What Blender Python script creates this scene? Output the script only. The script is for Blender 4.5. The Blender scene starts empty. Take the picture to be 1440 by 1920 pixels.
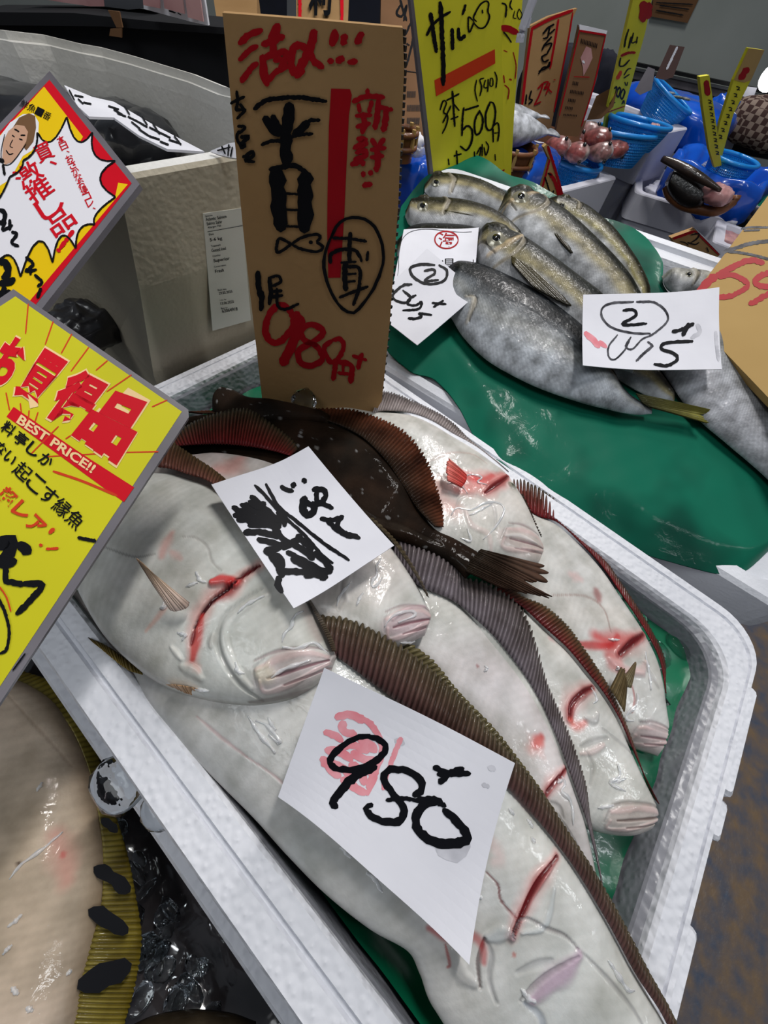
import bpy, bmesh, math, random
import numpy as np
from mathutils import Matrix, Vector
random.seed(7); rng = np.random.default_rng(7)
SC = bpy.context.scene; COL = SC.collection

# ---------------------------------------------------------------- camera
# One authoring unit = 0.32 m (the phone hung 32 cm above the rim of the flounder box); height 0 = rim of that box.
UN = 0.32; RIM = 0.75; F = 720.0; CX, CY = 720.0, 960.0
RX = np.array([[0.65836272, -0.58611492, 0.47225823],
               [-0.74184256, -0.61144652, 0.27532301],
               [0.12738973, -0.53160366, -0.83735859]])      # rows: world axes in camera frame (right, down, forward)
cam_d = bpy.data.cameras.new('camera'); cam = bpy.data.objects.new('camera', cam_d); COL.objects.link(cam)
cam_d.sensor_fit = 'VERTICAL'; cam_d.sensor_height = 24.0; cam_d.lens = 24.0 * F / 1920.0
cam_d.clip_start = 0.01; cam_d.clip_end = 60
m = Matrix.Identity(4)
for r in range(3):
    m[r][0] = RX[r][0]; m[r][1] = -RX[r][1]; m[r][2] = -RX[r][2]
m[0][3] = 0; m[1][3] = 0; m[2][3] = RIM + UN
cam.matrix_world = m
SC.camera = cam

# ---------------------------------------------------------------- light
SC.view_settings.view_transform = 'Standard'; SC.view_settings.look = 'None'
SC.view_settings.gamma = 1; SC.view_settings.use_curve_mapping = False
SC.view_settings.exposure = -0.12
w = bpy.data.worlds.new('world'); SC.world = w; w.use_nodes = True
w.node_tree.nodes['Background'].inputs[0].default_value = (0.80, 0.88, 1.0, 1)
w.node_tree.nodes['Background'].inputs[1].default_value = 0.13

def area(name, loc, target, size, power, col=(1, 0.97, 0.93), sy=None):
    d = bpy.data.lights.new(name, 'AREA'); d.energy = power; d.color = col; d.shape = 'RECTANGLE'; d.size = size; d.size_y = sy or size
    o = bpy.data.objects.new(name, d); COL.objects.link(o); o.location = loc
    o.rotation_euler = (Vector(target) - Vector(loc)).to_track_quat('-Z', 'Y').to_euler()
    return o
area('ceiling_lamp', (0.98, 0.32, 2.45), (0.1, 0.05, 0.75), 0.10, 22, (1, 0.975, 0.95), 0.6)
area('ceiling_lamp', (0.9, -1.3, 2.6), (0.3, 0.0, 0.75), 0.08, 9, (0.92, 0.96, 1.0), 1.2)
area('ceiling_lamp', (-0.9, 0.5, 2.6), (0.4, 0.5, 0.9), 1.2, 11, (0.95, 0.98, 1.0), 0.5)
area('ceiling_lamp', (2.6, 0.9, 2.6), (2.0, 0.5, 0.6), 0.10, 34, (1, 0.97, 0.95), 1.2)
area('ceiling_lamp', (5.2, 1.8, 2.9), (4.6, 1.5, 0.5), 0.3, 90, (1, 0.98, 0.95), 1.2)

# ---------------------------------------------------------------- geometry helpers
def W(p):
    p = np.asarray(p, float); return p * UN + np.array([0, 0, RIM])
def ray(px, py):
    return RX @ np.array([(px - CX) / F, (py - CY) / F, 1.0])
def up(px, py, z=0.0):                       # pixel + height -> point (authoring units)
    r = ray(px, py); return r * ((z - 1.0) / r[2]) + np.array([0, 0, 1.0])
def atd(px, py, d):
    return ray(px, py) * d + np.array([0, 0, 1.0])
def tz(px, py, z):                           # authoring units per photograph pixel there
    return (z - 1.0) / ray(px, py)[2] / F
def unit(v):
    v = np.asarray(v, float); return v / np.linalg.norm(v)
class Plane:
    def __init__(s, p0, n, off=0.0):
        s.p = np.asarray(p0, float); s.n = unit(n)
        if s.n @ (np.array([0, 0, 1.0]) - s.p) < 0: s.n = -s.n      # normal on the side of the viewer's aisle
    def __call__(s, px, py, h=0.0):
        r = ray(px, py); o = np.array([0, 0, 1.0]); t = ((s.p - o) @ s.n) / (r @ s.n)
        return o + r * t + s.n * h
def plane3(a, b, c):                         # three (px, py, z)
    A, B, C_ = up(*a), up(*b), up(*c); return Plane(A, np.cross(B - A, C_ - A))
def planed(a, b, c):                         # three (px, py, distance)
    A, B, C_ = atd(*a), atd(*b), atd(*c); return Plane(A, np.cross(B - A, C_ - A))
def planev(a, b, lean=0.0):                  # upright plane over two base points (px,py,z); lean tips it away
    A, B = up(*a), up(*b); d = unit(B - A); n = np.cross(d, [0, 0, 1.0]); n = unit(n)
    if n @ (np.array([0, 0, 1.0]) - A) < 0: n = -n
    return Plane(A, n + np.array([0, 0, math.tan(lean)]))
def zc(ox, oy, s):                           # coordinates read in an enlarged crop -> photograph pixels
    return lambda pts: [(ox + x * s, oy + y * s) + tuple(r) for x, y, *r in pts]

def cr(pts, n):                              # Catmull-Rom resample by arc length
    P = np.asarray(pts, float)
    if len(P) < 3:
        t = np.linspace(0, 1, n)[:, None]; return P[0] * (1 - t) + P[-1] * t
    Q = np.vstack([2 * P[0] - P[1], P, 2 * P[-1] - P[-2]]); out = []
    for i in range(1, len(Q) - 2):
        t = np.linspace(0, 1, 16, endpoint=False)[:, None]; a, b, c, d = Q[i - 1], Q[i], Q[i + 1], Q[i + 2]
        out.append(0.5 * ((2 * b) + (c - a) * t + (2 * a - 5 * b + 4 * c - d) * t ** 2 + (3 * b - a - 3 * c + d) * t ** 3))
    out.append(P[-1:]); O = np.vstack(out)
    L = np.concatenate([[0], np.cumsum(np.linalg.norm(np.diff(O, axis=0), axis=1))]); u = np.linspace(0, L[-1], n)
    return np.stack([np.interp(u, L, O[:, k]) for k in range(O.shape[1])], 1)
def crp(pts, n):                             # Catmull-Rom keeping station parameter (matched edges)
    P = np.asarray(pts, float); Q = np.vstack([2 * P[0] - P[1], P, 2 * P[-1] - P[-2]])
    u = np.linspace(0, len(P) - 1, n); i = np.minimum(u.astype(int), len(P) - 2); t = (u - i)[:, None]
    a, b, c, d = Q[i], Q[i + 1], Q[i + 2], Q[i + 3]
    return 0.5 * ((2 * b) + (c - a) * t + (2 * a - 5 * b + 4 * c - d) * t ** 2 + (3 * b - a - 3 * c + d) * t ** 3)

def mesh(name, v, f, mat=None, col=None, smooth=False, world=True):
    """v in authoring units"""
    v = np.asarray(v, float); 
    if world: v = W(v)
    me = bpy.data.meshes.new(name); me.from_pydata(v.tolist(), [], [list(map(int, q)) for q in f])
    if col is not None:
        c = np.ones((len(v), 4), np.float32); c[:, :3] = np.asarray(col, np.float32)
        at = me.color_attributes.new('tint', 'FLOAT_COLOR', 'POINT'); at.data.foreach_set('color', c.ravel())
    if smooth: me.polygons.foreach_set('use_smooth', [True] * len(me.polygons))
    me.update()
    o = bpy.data.objects.new(name, me); COL.objects.link(o)
    if mat: me.materials.append(mat)
    return o
def tag(o, label=None, cat=None, group=None, kind=None):
    if label: o['label'] = label
    if cat: o['category'] = cat
    if group: o['group'] = group
    if kind: o['kind'] = kind
    return o
def par(c, p):
    bpy.context.view_layer.update()
    c.parent = p; c.matrix_parent_inverse = p.matrix_world.inverted(); return c
def thing(name, parts, label, cat, group=None):
    vs = np.array([o.matrix_world @ Vector(c) for o in parts for c in o.bound_box])
    e = bpy.data.objects.new(name, None); COL.objects.link(e); e.empty_display_size = 0.03
    c = (vs.min(0) + vs.max(0)) / 2; c[2] = vs[:, 2].min(); e.location = c
    bpy.context.view_layer.update()
    for o in parts:
        o.parent = e; o.matrix_parent_inverse = e.matrix_world.inverted()
    return tag(e, label, cat, group)
def grid_faces(n, k, wrap=False, base=0):
    F_ = []
    for i in range(n - 1):
        for j in range(k if wrap else k - 1):
            j2 = (j + 1) % k
            F_.append((base + i * k + j, base + i * k + j2, base + (i + 1) * k + j2, base + (i + 1) * k + j))
    return F_
def join(parts):                             # [(v, f)] -> v, f
    V = []; Fc = []; b = 0
    for v, f in parts:
        V.append(np.asarray(v, float)); Fc += [tuple(i + b for i in q) for q in f]; b += len(v)
    return np.vstack(V), Fc
def box(c, s, rot=0.0):                      # centre, size, rotation about z
    x, y, z = np.array(s) / 2; v = np.array([[a * x, b * y, d * z] for a in (-1, 1) for b in (-1, 1) for d in (-1, 1)])
    R_ = np.array([[math.cos(rot), -math.sin(rot), 0], [math.sin(rot), math.cos(rot), 0], [0, 0, 1]])
    return v @ R_.T + np.array(c), [(0, 1, 3, 2), (4, 6, 7, 5), (0, 4, 5, 1), (2, 3, 7, 6), (0, 2, 6, 4), (1, 5, 7, 3)]
def tube(pts, rad, k=8, cap=True):
    P = np.asarray(pts, float); n = len(P); rad = np.broadcast_to(rad, (n,)); T = np.gradient(P, axis=0); V = []
    upv = np.array([0.13, 0.07, 1.0])
    for i in range(n):
        t = unit(T[i]); a = np.cross(t, upv)
        if np.linalg.norm(a) < 1e-3: a = np.cross(t, [1, 0, 0])
        a = unit(a); b = np.cross(a, t)
        for j in range(k):
            q = 2 * math.pi * j / k; V.append(P[i] + rad[i] * (a * math.cos(q) + b * math.sin(q)))
    f = grid_faces(n, k, True)
    if cap: f += [tuple(range(k))[::-1], tuple((n - 1) * k + j for j in range(k))]
    return np.array(V), f
def hk(h): return h * 0.4 if h < 0.012 else h      # ink lies almost flush
def slab(quad, th):                          # 4+ points polygon with thickness along its normal (down from the seen face)
    q = np.asarray(quad, float); n = unit(np.cross(q[1] - q[0], q[2] - q[0]))
    if n @ (np.array([0, 0, 1.0]) - q[0]) < 0: n = -n
    k = len(q); v = np.vstack([q, q - n * th])
    return v, [tuple(range(k)), tuple(range(2 * k - 1, k - 1, -1))] + [(i, i + k, (i + 1) % k + k, (i + 1) % k) for i in range(k)]
def poly(pts, mp, h):                        # flat ink polygon mapped on a surface
    return [mp(p[0], p[1], hk(h)) for p in pts], [tuple(range(len(pts)))]
def stroke(pts, w, mp, h, rough=0.12, n=None, taper=(0.7, 0.6)):
    """brush stroke: (x, y[, width factor]) pixel polyline drawn as a flat inked ribbon on surface mp"""
    P = np.array([(p[0], p[1], p[2] if len(p) > 2 else 1.0) for p in pts], float)
    L = np.sum(np.linalg.norm(np.diff(P[:, :2], axis=0), axis=1)); n = n or int(max(5, min(40, L / max(w * 0.35, 1.2))))
    Q = cr(P, n) if len(P) > 2 else cr(np.vstack([P[0], (P[0] + P[1]) / 2, P[1]]), n)
    T = np.gradient(Q[:, :2], axis=0); T /= np.linalg.norm(T, axis=1)[:, None] + 1e-9; N = np.stack([-T[:, 1], T[:, 0]], 1)
    u = np.linspace(0, 1, n); ends = np.minimum(1, np.minimum(taper[0] + u * 6, taper[1] + (1 - u) * 6))
    wa = w / 2 * Q[:, 2] * ends; A = wa * (1 + rng.normal(0, rough, n)); B = wa * (1 + rng.normal(0, rough, n))
    cap0 = Q[0, :2] - T[0] * wa[0] * 0.6; cap1 = Q[-1, :2] + T[-1] * wa[-1] * 0.6
    V = []
    for i in range(n):
        a = Q[i, :2] + N[i] * A[i]; b = Q[i, :2] - N[i] * B[i]; V += [mp(a[0], a[1], h), mp(Q[i, 0], Q[i, 1], h), mp(b[0], b[1], h)]
    V += [mp(cap0[0], cap0[1], h), mp(cap1[0], cap1[1], h)]
    f = grid_faces(n, 3) + [(0, 1, 3 * n), (1, 2, 3 * n), (3 * n - 3, 3 * n - 2, 3 * n + 1), (3 * n - 2, 3 * n - 1, 3 * n + 1)]
    return np.array(V), f
_h = [0]
def ink(name, strokes, w, mp, mat, h=0.0022, label=None, polys=(), rough=0.12):
    """all the strokes of one ink colour on one sign, one part"""
    L = []
    for i, s in enumerate(strokes):
        ww = w
        if isinstance(s, tuple) and isinstance(s[0], (int, float)) and isinstance(s[1], list): ww, s = s
        L.append(stroke(s, ww, mp, hk(h) + i * 0.00002, rough))
    for i, p in enumerate(polys): L.append(poly(p, mp, h - 0.0004 + i * 0.00004))
    v, f = join(L); o = mesh(name, v, f, mat)
    if label: o['label'] = label
    return o
def text_mesh(s, bold=0.0):                  # glyph outlines filled, unit box
    cu = bpy.data.curves.new('t', 'FONT'); cu.body = s; cu.size = 1; cu.offset = bold; cu.resolution_u = 3
    o = bpy.data.objects.new('t', cu); COL.objects.link(o); bpy.context.view_layer.update()
    me = o.to_mesh(); v = np.array([x.co[:] for x in me.vertices]); f = [tuple(p.vertices) for p in me.polygons]
    o.to_mesh_clear(); bpy.data.objects.remove(o); bpy.data.curves.remove(cu)
    if not len(v): return np.zeros((0, 2)), []
    v = v[:, :2]; v = (v - v.min(0)) / (v.max(0) - v.min(0) + 1e-9); return v, f
def print_px(s, quad, mp, h, bold=0.0):      # printed text filling a pixel quad TL, TR, BR, BL
    v, f = text_mesh(s, bold); TL, TR, BR, BL = [np.array(q, float) for q in quad]; V = []
    for a, b in v:
        p = (BL * (1 - a) + BR * a) * (1 - b) + (TL * (1 - a) + TR * a) * b; V.append(mp(p[0], p[1], hk(h)))
    return (np.array(V), f)

# ---------------------------------------------------------------- materials
def L3(c):                                   # sRGB 0-255 -> linear
    c = np.array(c, float) / 255; return tuple(np.where(c <= 0.04045, c / 12.92, ((c + 0.055) / 1.055) ** 2.4))
def mat(name, rgb, rough=0.5, rgb2=None, nscale=8.0, bump=0.0, bscale=40.0, coat=0.0, metal=0.0, attr=False, voro=0.0, vscale=90.0,
        trans=0.0, alpha=1.0, sss=0.0, emit=None, ior=1.45, detail=4, coatr=0.05, nlo=0.35, nhi=0.7, wet=0.0):
    m = bpy.data.materials.new(name); m.use_nodes = True; nt = m.node_tree; N = nt.nodes; Lk = nt.links; b = N['Principled BSDF']
    I = b.inputs; I['Roughness'].default_value = rough; I['Metallic'].default_value = metal; I['IOR'].default_value = ior
    I['Coat Weight'].default_value = coat; I['Coat Roughness'].default_value = coatr
    I['Transmission Weight'].default_value = trans; I['Alpha'].default_value = alpha
    if sss: I['Subsurface Weight'].default_value = sss; I['Subsurface Scale'].default_value = 0.0012; I['Subsurface Radius'].default_value = (1, .5, .4)
    tc = N.new('ShaderNodeTexCoord')
    def noise(sc, det=4, dist=0.0):
        n = N.new('ShaderNodeTexNoise'); n.inputs['Scale'].default_value = sc; n.inputs['Detail'].default_value = det
        n.inputs['Distortion'].default_value = dist; Lk.new(tc.outputs['Object'], n.inputs['Vector']); return n
    c1 = L3(rgb)
    if attr:
        at = N.new('ShaderNodeVertexColor'); at.layer_name = 'tint'; src = at.outputs['Color']
    else:
        rg = N.new('ShaderNodeRGB'); rg.outputs[0].default_value = (*c1, 1); src = rg.outputs[0]
    if rgb2 is not None:
        n = noise(nscale, detail); mr = N.new('ShaderNodeMapRange'); mr.inputs[1].default_value = nlo; mr.inputs[2].default_value = nhi
        Lk.new(n.outputs['Fac'], mr.inputs[0]); mx = N.new('ShaderNodeMix'); mx.data_type = 'RGBA'; Lk.new(mr.outputs[0], mx.inputs[0])
        if attr: mx.blend_type = 'MULTIPLY'
        Lk.new(src, mx.inputs[6]); mx.inputs[7].default_value = (*L3(rgb2), 1); src = mx.outputs[2]
    Lk.new(src, I['Base Color'])
    nrm = None
    def bumpn(h, st, dist=0.002):
        nonlocal nrm
        bn = N.new('ShaderNodeBump'); bn.inputs['Strength'].default_value = st; bn.inputs['Distance'].default_value = dist
        Lk.new(h, bn.inputs['Height'])
        if nrm: Lk.new(nrm, bn.inputs['Normal'])
        nrm = bn.outputs[0]
    if bump: bumpn(noise(bscale, 3).outputs['Fac'], bump)
    if voro:
        vn = N.new('ShaderNodeTexVoronoi'); vn.feature = 'SMOOTH_F1'; vn.inputs['Scale'].default_value = vscale
        Lk.new(tc.outputs['Object'], vn.inputs['Vector']); mr = N.new('ShaderNodeMapRange'); mr.inputs[1].default_value = 0.9; mr.inputs[2].default_value = 0.0
        Lk.new(vn.outputs['Distance'], mr.inputs[0]); bumpn(mr.outputs[0], voro, 0.0028)
    if nrm: Lk.new(nrm, I['Normal'])
    if wet:                                   # a film of water: its own ripples on the coat
        n = noise(75, 4, 1.4); bn = N.new('ShaderNodeBump'); bn.inputs['Strength'].default_value = wet; bn.inputs['Distance'].default_value = 0.004
        Lk.new(n.outputs['Fac'], bn.inputs['Height']); Lk.new(bn.outputs[0], I['Coat Normal'])
    if emit: I['Emission Color'].default_value = (*L3(emit[0]), 1); I['Emission Strength'].default_value = emit[1]
    return m
M = {}
M['foam'] = mat('foam', (228, 229, 235), 0.55, (205, 207, 214), 6, bump=0.15, bscale=120, voro=0.5, vscale=210, sss=0.0)
M['foam_plain'] = mat('foam_plain', (226, 228, 234), 0.6, (196, 198, 205), 5, bump=0.35, bscale=220)
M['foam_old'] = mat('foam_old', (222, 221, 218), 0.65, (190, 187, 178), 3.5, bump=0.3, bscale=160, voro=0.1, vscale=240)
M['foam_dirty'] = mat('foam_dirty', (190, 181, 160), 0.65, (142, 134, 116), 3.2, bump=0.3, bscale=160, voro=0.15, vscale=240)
M['foam_bg'] = mat('foam_bg', (214, 214, 224), 0.6, (186, 186, 198), 3)
M['paper'] = mat('paper', (226, 226, 233), 0.75, (208, 208, 216), 9, bump=0.1, bscale=60)
M['ink'] = mat('ink', (12, 13, 18), 0.45)
M['ink_thin'] = mat('ink_thin', (36, 36, 42), 0.5, (90, 90, 96), 120)
M['red_ink'] = mat('red_ink', (166, 16, 26), 0.5, (150, 14, 26), 14)
M['orange_ink'] = mat('orange_ink', (205, 62, 30), 0.5)
M['pink_ink'] = mat('pink_ink', (222, 132, 142), 0.7, (232, 168, 176), 70)
M['grey_ink'] = mat('grey_ink', (170, 170, 178), 0.7, (205, 205, 212), 60)
M['print_red'] = mat('print_red', (206, 14, 34), 0.5, coat=0.06)
M['print_yellow'] = mat('print_yellow', (214, 206, 36), 0.5, (196, 190, 32), 5, coat=0.06, bump=0.05, bscale=25)
M['print_gold'] = mat('print_gold', (236, 196, 16), 0.5, coat=0.06)
M['print_white'] = mat('print_white', (232, 230, 236), 0.5, coat=0.06)
M['print_cream'] = mat('print_cream', (240, 205, 150), 0.5, coat=0.06)
M['print_black'] = mat('print_black', (14, 12, 14), 0.5, coat=0.06)
M['laminate'] = mat('laminate', (118, 114, 120), 0.45, (84, 80, 86), 9, coat=0.1, bump=0.1, bscale=30)
M['board'] = mat('board', (168, 134, 92), 0.8, (150, 116, 76), 5, bump=0.12, bscale=200)
M['board_edge'] = mat('board_edge', (120, 92, 62), 0.9)
M['board_light'] = mat('board_light', (176, 146, 94), 0.8, (160, 130, 80), 4)
M['board_dark'] = mat('board_dark', (120, 88, 62), 0.85, (96, 70, 48), 3)
M['yellow_card'] = mat('yellow_card', (224, 216, 40), 0.6, (206, 200, 34), 6)
M['green_paper'] = mat('green_paper', (16, 100, 78), 0.5, (4, 58, 46), 6, nlo=.46, nhi=.60, bump=0.15, bscale=22, coat=0.12, coatr=0.12, detail=3, wet=0.12)
M['green_wet'] = mat('green_wet', (10, 118, 80), 0.3, (4, 72, 50), 7, bump=0.2, bscale=20, coat=0.35, wet=0.15)
M['flounder_skin'] = mat('flounder_skin', (220, 220, 216), 0.34, (210, 210, 206), 45, attr=True, bump=0.12, bscale=330, coat=0.4, coatr=0.03, sss=0.04, wet=0.16)
M['fin_skin'] = mat('fin_skin', (90, 80, 60), 0.35, (200, 195, 190), 60, attr=True, bump=0.1, bscale=300, coat=0.3, coatr=0.04, wet=0.12)
M['dark_skin'] = mat('dark_skin', (30, 24, 18), 0.6, (120, 110, 100), 30, attr=True, bump=0.2, bscale=420, coat=0.09, coatr=0.04, wet=0.14)
M['dark_skin'].node_tree.nodes['Principled BSDF'].inputs['Specular IOR Level'].default_value = 0.03
for k_ in ('ink', 'red_ink', 'orange_ink', 'pink_ink', 'grey_ink', 'print_red', 'print_yellow', 'print_gold', 'print_white', 'print_cream', 'print_black', 'board', 'board_light', 'board_dark', 'ink_thin'):
    M[k_].node_tree.nodes['Principled BSDF'].inputs['Specular IOR Level'].default_value = 0.12
M['flounder_skin'].node_tree.nodes['Principled BSDF'].inputs['Specular IOR Level'].default_value = 0.15
M['fin_skin'].node_tree.nodes['Principled BSDF'].inputs['Specular IOR Level'].default_value = 0.12
M['blood'] = mat('blood', (88, 6, 12), 0.25, (48, 2, 8), 60, coat=0.9, wet=0.3)
M['flesh'] = mat('flesh', (196, 44, 44), 0.3, (236, 140, 130), 80, coat=0.8, wet=0.3)
M['silver_skin'] = mat('silver_skin', (200, 200, 200), 0.3, (170, 170, 168), 60, attr=True, bump=0.3, bscale=260, coat=0.10, coatr=0.04, wet=0.3)
M['silver_skin'].node_tree.nodes['Principled BSDF'].inputs['Roughness'].default_value = 0.42
for k_ in ('silver_skin', 'green_paper'): M[k_].node_tree.nodes['Principled BSDF'].inputs['Specular IOR Level'].default_value = 0.08
M['eye_dark'] = mat('eye_dark', (8, 8, 10), 0.08, coat=1.0)
M['eye_ring'] = mat('eye_ring', (150, 146, 128), 0.25, metal=0.4, coat=0.8)
M['black_cloth'] = mat('black_cloth', (13, 14, 19), 0.9)
M['navy'] = mat('navy', (17, 21, 38), 0.9, (10, 13, 26), 5)
M['wall'] = mat('wall', (164, 170, 166), 0.8, (150, 157, 152), 2)
M['blue_bag'] = mat('blue_bag', (6, 96, 216), 0.25, (3, 62, 170), 4, coat=0.6, bump=0.6, bscale=12)
M['blue_basket'] = mat('blue_basket', (20, 132, 214), 0.35, coat=0.3)
M['bamboo'] = mat('bamboo', (128, 78, 42), 0.5, (80, 46, 24), 20, coat=0.3)
M['floor'] = mat('floor', (122, 102, 80), 0.3, (74, 84, 102), 22, bump=0.8, bscale=60, coat=0.3, coatr=0.2, detail=8)
M['water_glint'] = mat('water_glint', (252, 253, 255), 0.05, trans=0.6, ior=1.5)  # whitened so the added tubes show as highlights
M['foam_wet_shade'] = mat('foam_wet_shade', (150, 151, 158), 0.3, (128, 129, 136), 9, bump=0.2, bscale=120, coat=0.4, voro=0.3, vscale=210)  # wet gloss, with the inner walls' shade put into the darker grey
M['ice'] = mat('ice', (246, 250, 252), 0.03, trans=1.0, ior=1.31, bump=0.5, bscale=60)
M['steel'] = mat('steel', (110, 112, 116), 0.35, metal=0.7)
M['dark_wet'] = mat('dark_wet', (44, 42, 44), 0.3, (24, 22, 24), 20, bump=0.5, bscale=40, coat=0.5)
M['plastic_clear'] = mat('plastic_clear', (225, 228, 232), 0.15, trans=0.75, ior=1.2, bump=0.8, bscale=30)
M['black'] = mat('black', (6, 6, 8), 0.5)
# ---------------------------------------------------------------- foam boxes
def rring(x0, x1, y0, y1, r, z, k=7, wob=0.0):
    V = []
    for cx, cy, a0 in ((x1 - r, y1 - r, 0), (x0 + r, y1 - r, 90), (x0 + r, y0 + r, 180), (x1 - r, y0 + r, 270)):
        for i in range(k):
            a = math.radians(a0 + 90 * i / (k - 1)); V.append((cx + r * math.cos(a), cy + r * math.sin(a), z))
    return V
def loft(rings, close0=True, close1=True):
    k = len(rings[0]); V = np.vstack([np.array(r) for r in rings]); f = grid_faces(len(rings), k, True)
    if close0: f.append(tuple(range(k))[::-1])
    if close1: f.append(tuple((len(rings) - 1) * k + j for j in range(k)))
    return V, f
def xf(v, c, rot, tilt=None):                # rotate about z, move
    v = np.array(v, float); ca, sa = math.cos(rot), math.sin(rot)
    x = v[:, 0] * ca - v[:, 1] * sa; y = v[:, 0] * sa + v[:, 1] * ca; z = v[:, 2].copy()
    return np.stack([x + c[0], y + c[1], z + c[2]], 1)
def tray(cx, cy, z, lx, ly, h, rot, th=0.08, r=0.06, step=True, r_in=None):
    """open foam box, (cx,cy) centre, z top of rim"""
    a, b = lx / 2, ly / 2; R_ = []
    def q(i, zz, rr=r): R_.append(rring(-a + i, a - i, -b + i, b - i, max(rr, .01), zz, 5))
    q(.035, -h); q(.02, -h * .45)
    if step: q(-.0, -h * .42); q(0, -.012); q(.012, 0); q(th * .45, 0); q(th * .5, -.015); q(th * .95, -.015)
    else: q(0, -.01); q(.01, 0); q(th * .9, 0)
    q(th, -.02, r_in or r * .8); q(th + .05, -h + .06, r_in or r * .8)
    v, f = loft(R_); return xf(v, (cx, cy, z), rot), f

# flounder box
R_ = []
def rr4(x0, x1, y0, y1, r, z): R_.append(rring(x0, x1, y0, y1, r, z, 9))
rr4(-.23, 1.0, -.69, 1.19, .10, -.42); rr4(-.27, 1.04, -.73, 1.23, .12, -.12); rr4(-.285, 1.06, -.745, 1.245, .13, -.115)
rr4(-.292, 1.068, -.752, 1.252, .13, -.012); rr4(-.285, 1.06, -.745, 1.245, .13, 0)
rr4(-.238, 1.035, -.735, 1.225, .12, .0); rr4(-.233, 1.03, -.732, 1.222, .12, -.008); rr4(-.226, 1.025, -.728, 1.218, .12, -.008)
rr4(-.222, 1.02, -.725, 1.215, .12, .004); rr4(-.190, .956, -.69, 1.178, .14, .004)
rr4(-.183, .949, -.683, 1.17, .14, -.004); rr4(-.182, .944, -.680, 1.168, .14, -.016); rr4(-.178, .936, -.668, 1.163, .13, -.024)
rr4(-.177, .934, -.664, 1.162, .13, -.030); rr4(-.168, .925, -.652, 1.15, .13, -.14); rr4(-.155, .91, -.63, 1.13, .12, -.33)
v, f = loft(R_)
body = mesh('body', v, f, M['foam']); body.data.materials.append(M['foam_wet_shade'])
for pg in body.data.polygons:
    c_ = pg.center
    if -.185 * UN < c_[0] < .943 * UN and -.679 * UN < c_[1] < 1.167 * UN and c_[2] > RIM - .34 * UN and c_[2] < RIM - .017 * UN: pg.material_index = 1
fl = []
def flange(x0, x1, y0, y1, z0, z1):
    r_ = [rring(x0 + i, x1 - i, y0 + i, y1 - i, .012, z, 3) for i, z in ((.008, z0), (0, z0 + .01), (0, z1 - .01), (.008, z1))]
    v, f = loft(r_); return mesh('rim_flange', v, f, M['foam'])
fl.append(flange(-.352, -.26, -.70, 1.18, -.24, -.135)); 
fl.append(flange(.60, .93, -.815, -.73, -.15, -.06)); fl.append(flange(.50, .60, -.835, -.73, -.17, -.09))
fl.append(flange(-.2, .30, -.815, -.73, -.15, -.06))
# small round dents moulded in the far corner
thing('foam_box', [body] + fl, 'white foam fish box filled with flounders and price slips in the foreground', 'box')

# green paper lining under the flounders
def wob(x, y, s, k=3, seed=0):
    o = 0
    for i in range(k):
        a = 1.7 * i + seed; o = o + np.sin(x * s * (1 + i * .7) * math.cos(a) + y * s * (1 + i * .9) * math.sin(a) + a * 3) / (1 + i)
    return o / 1.8
n = 70; gx, gy = np.meshgrid(np.linspace(-.166, .924, n), np.linspace(-.652, 1.14, n), indexing='ij')
gz = -.118 + .012 * wob(gx, gy, 14) + .010 * wob(gx, gy, 31, 3, 2)
gz = gz + .035 * np.clip((-.15 - gy) / .3, 0, 1)
gz = gz + .06 * np.clip((-.125 - gx) / .035, 0, 1) - .05 * np.exp(-((gx + .10) / .04) ** 2)
o = mesh('green_paper', np.stack([gx, gy, gz], 2).reshape(-1, 3), grid_faces(n, n), M['green_wet'], smooth=True)
tag(o, 'wet dark green paper lining the flounder box, showing beside the white fish', 'paper')

# ---------------------------------------------------------------- fish
def seg_dist(P, S):
    """distance of points P (n,3) to polyline S, and parameter 0..1 along it"""
    best = np.full(len(P), 1e9); par_ = np.zeros(len(P)); n = len(S) - 1
    for i in range(n):
        a, b = S[i], S[i + 1]; d = b - a; t = np.clip(((P - a) @ d) / (d @ d + 1e-12), 0, 1)
        q = np.linalg.norm(P - (a + t[:, None] * d), axis=1); k = q < best; best[k] = q[k]; par_[k] = (i + t[k]) / n
    return best, par_
SURF = [None]
def on_surf(px, py):                           # point of the last built body seen at a pixel
    r = unit(ray(px, py)); P = SURF[0] - [0, 0, 1.0]; d = np.linalg.norm(P - (P @ r)[:, None] * r, axis=1); return SURF[0][np.argmin(d + .02 * (P @ r))]
def sn(P, s, seed=0.0):                       # smooth noise -1..1
    a = P * s; o = 0
    for k, (u, v_, w_) in enumerate(((1, .3, .2), (-.4, 1.1, .3), (.7, -.8, .5), (1.9, 1.2, .1), (-1.5, 2.1, .7))):
        o = o + np.sin(a[:, 0] * u + a[:, 1] * v_ + a[:, 2] * w_ + seed * (k + 1) + 1.3 * np.sin(a[:, 1] * .7 * u + a[:, 0] * .5 + seed)) / (1 + .35 * k)
    return o / 2.6
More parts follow.
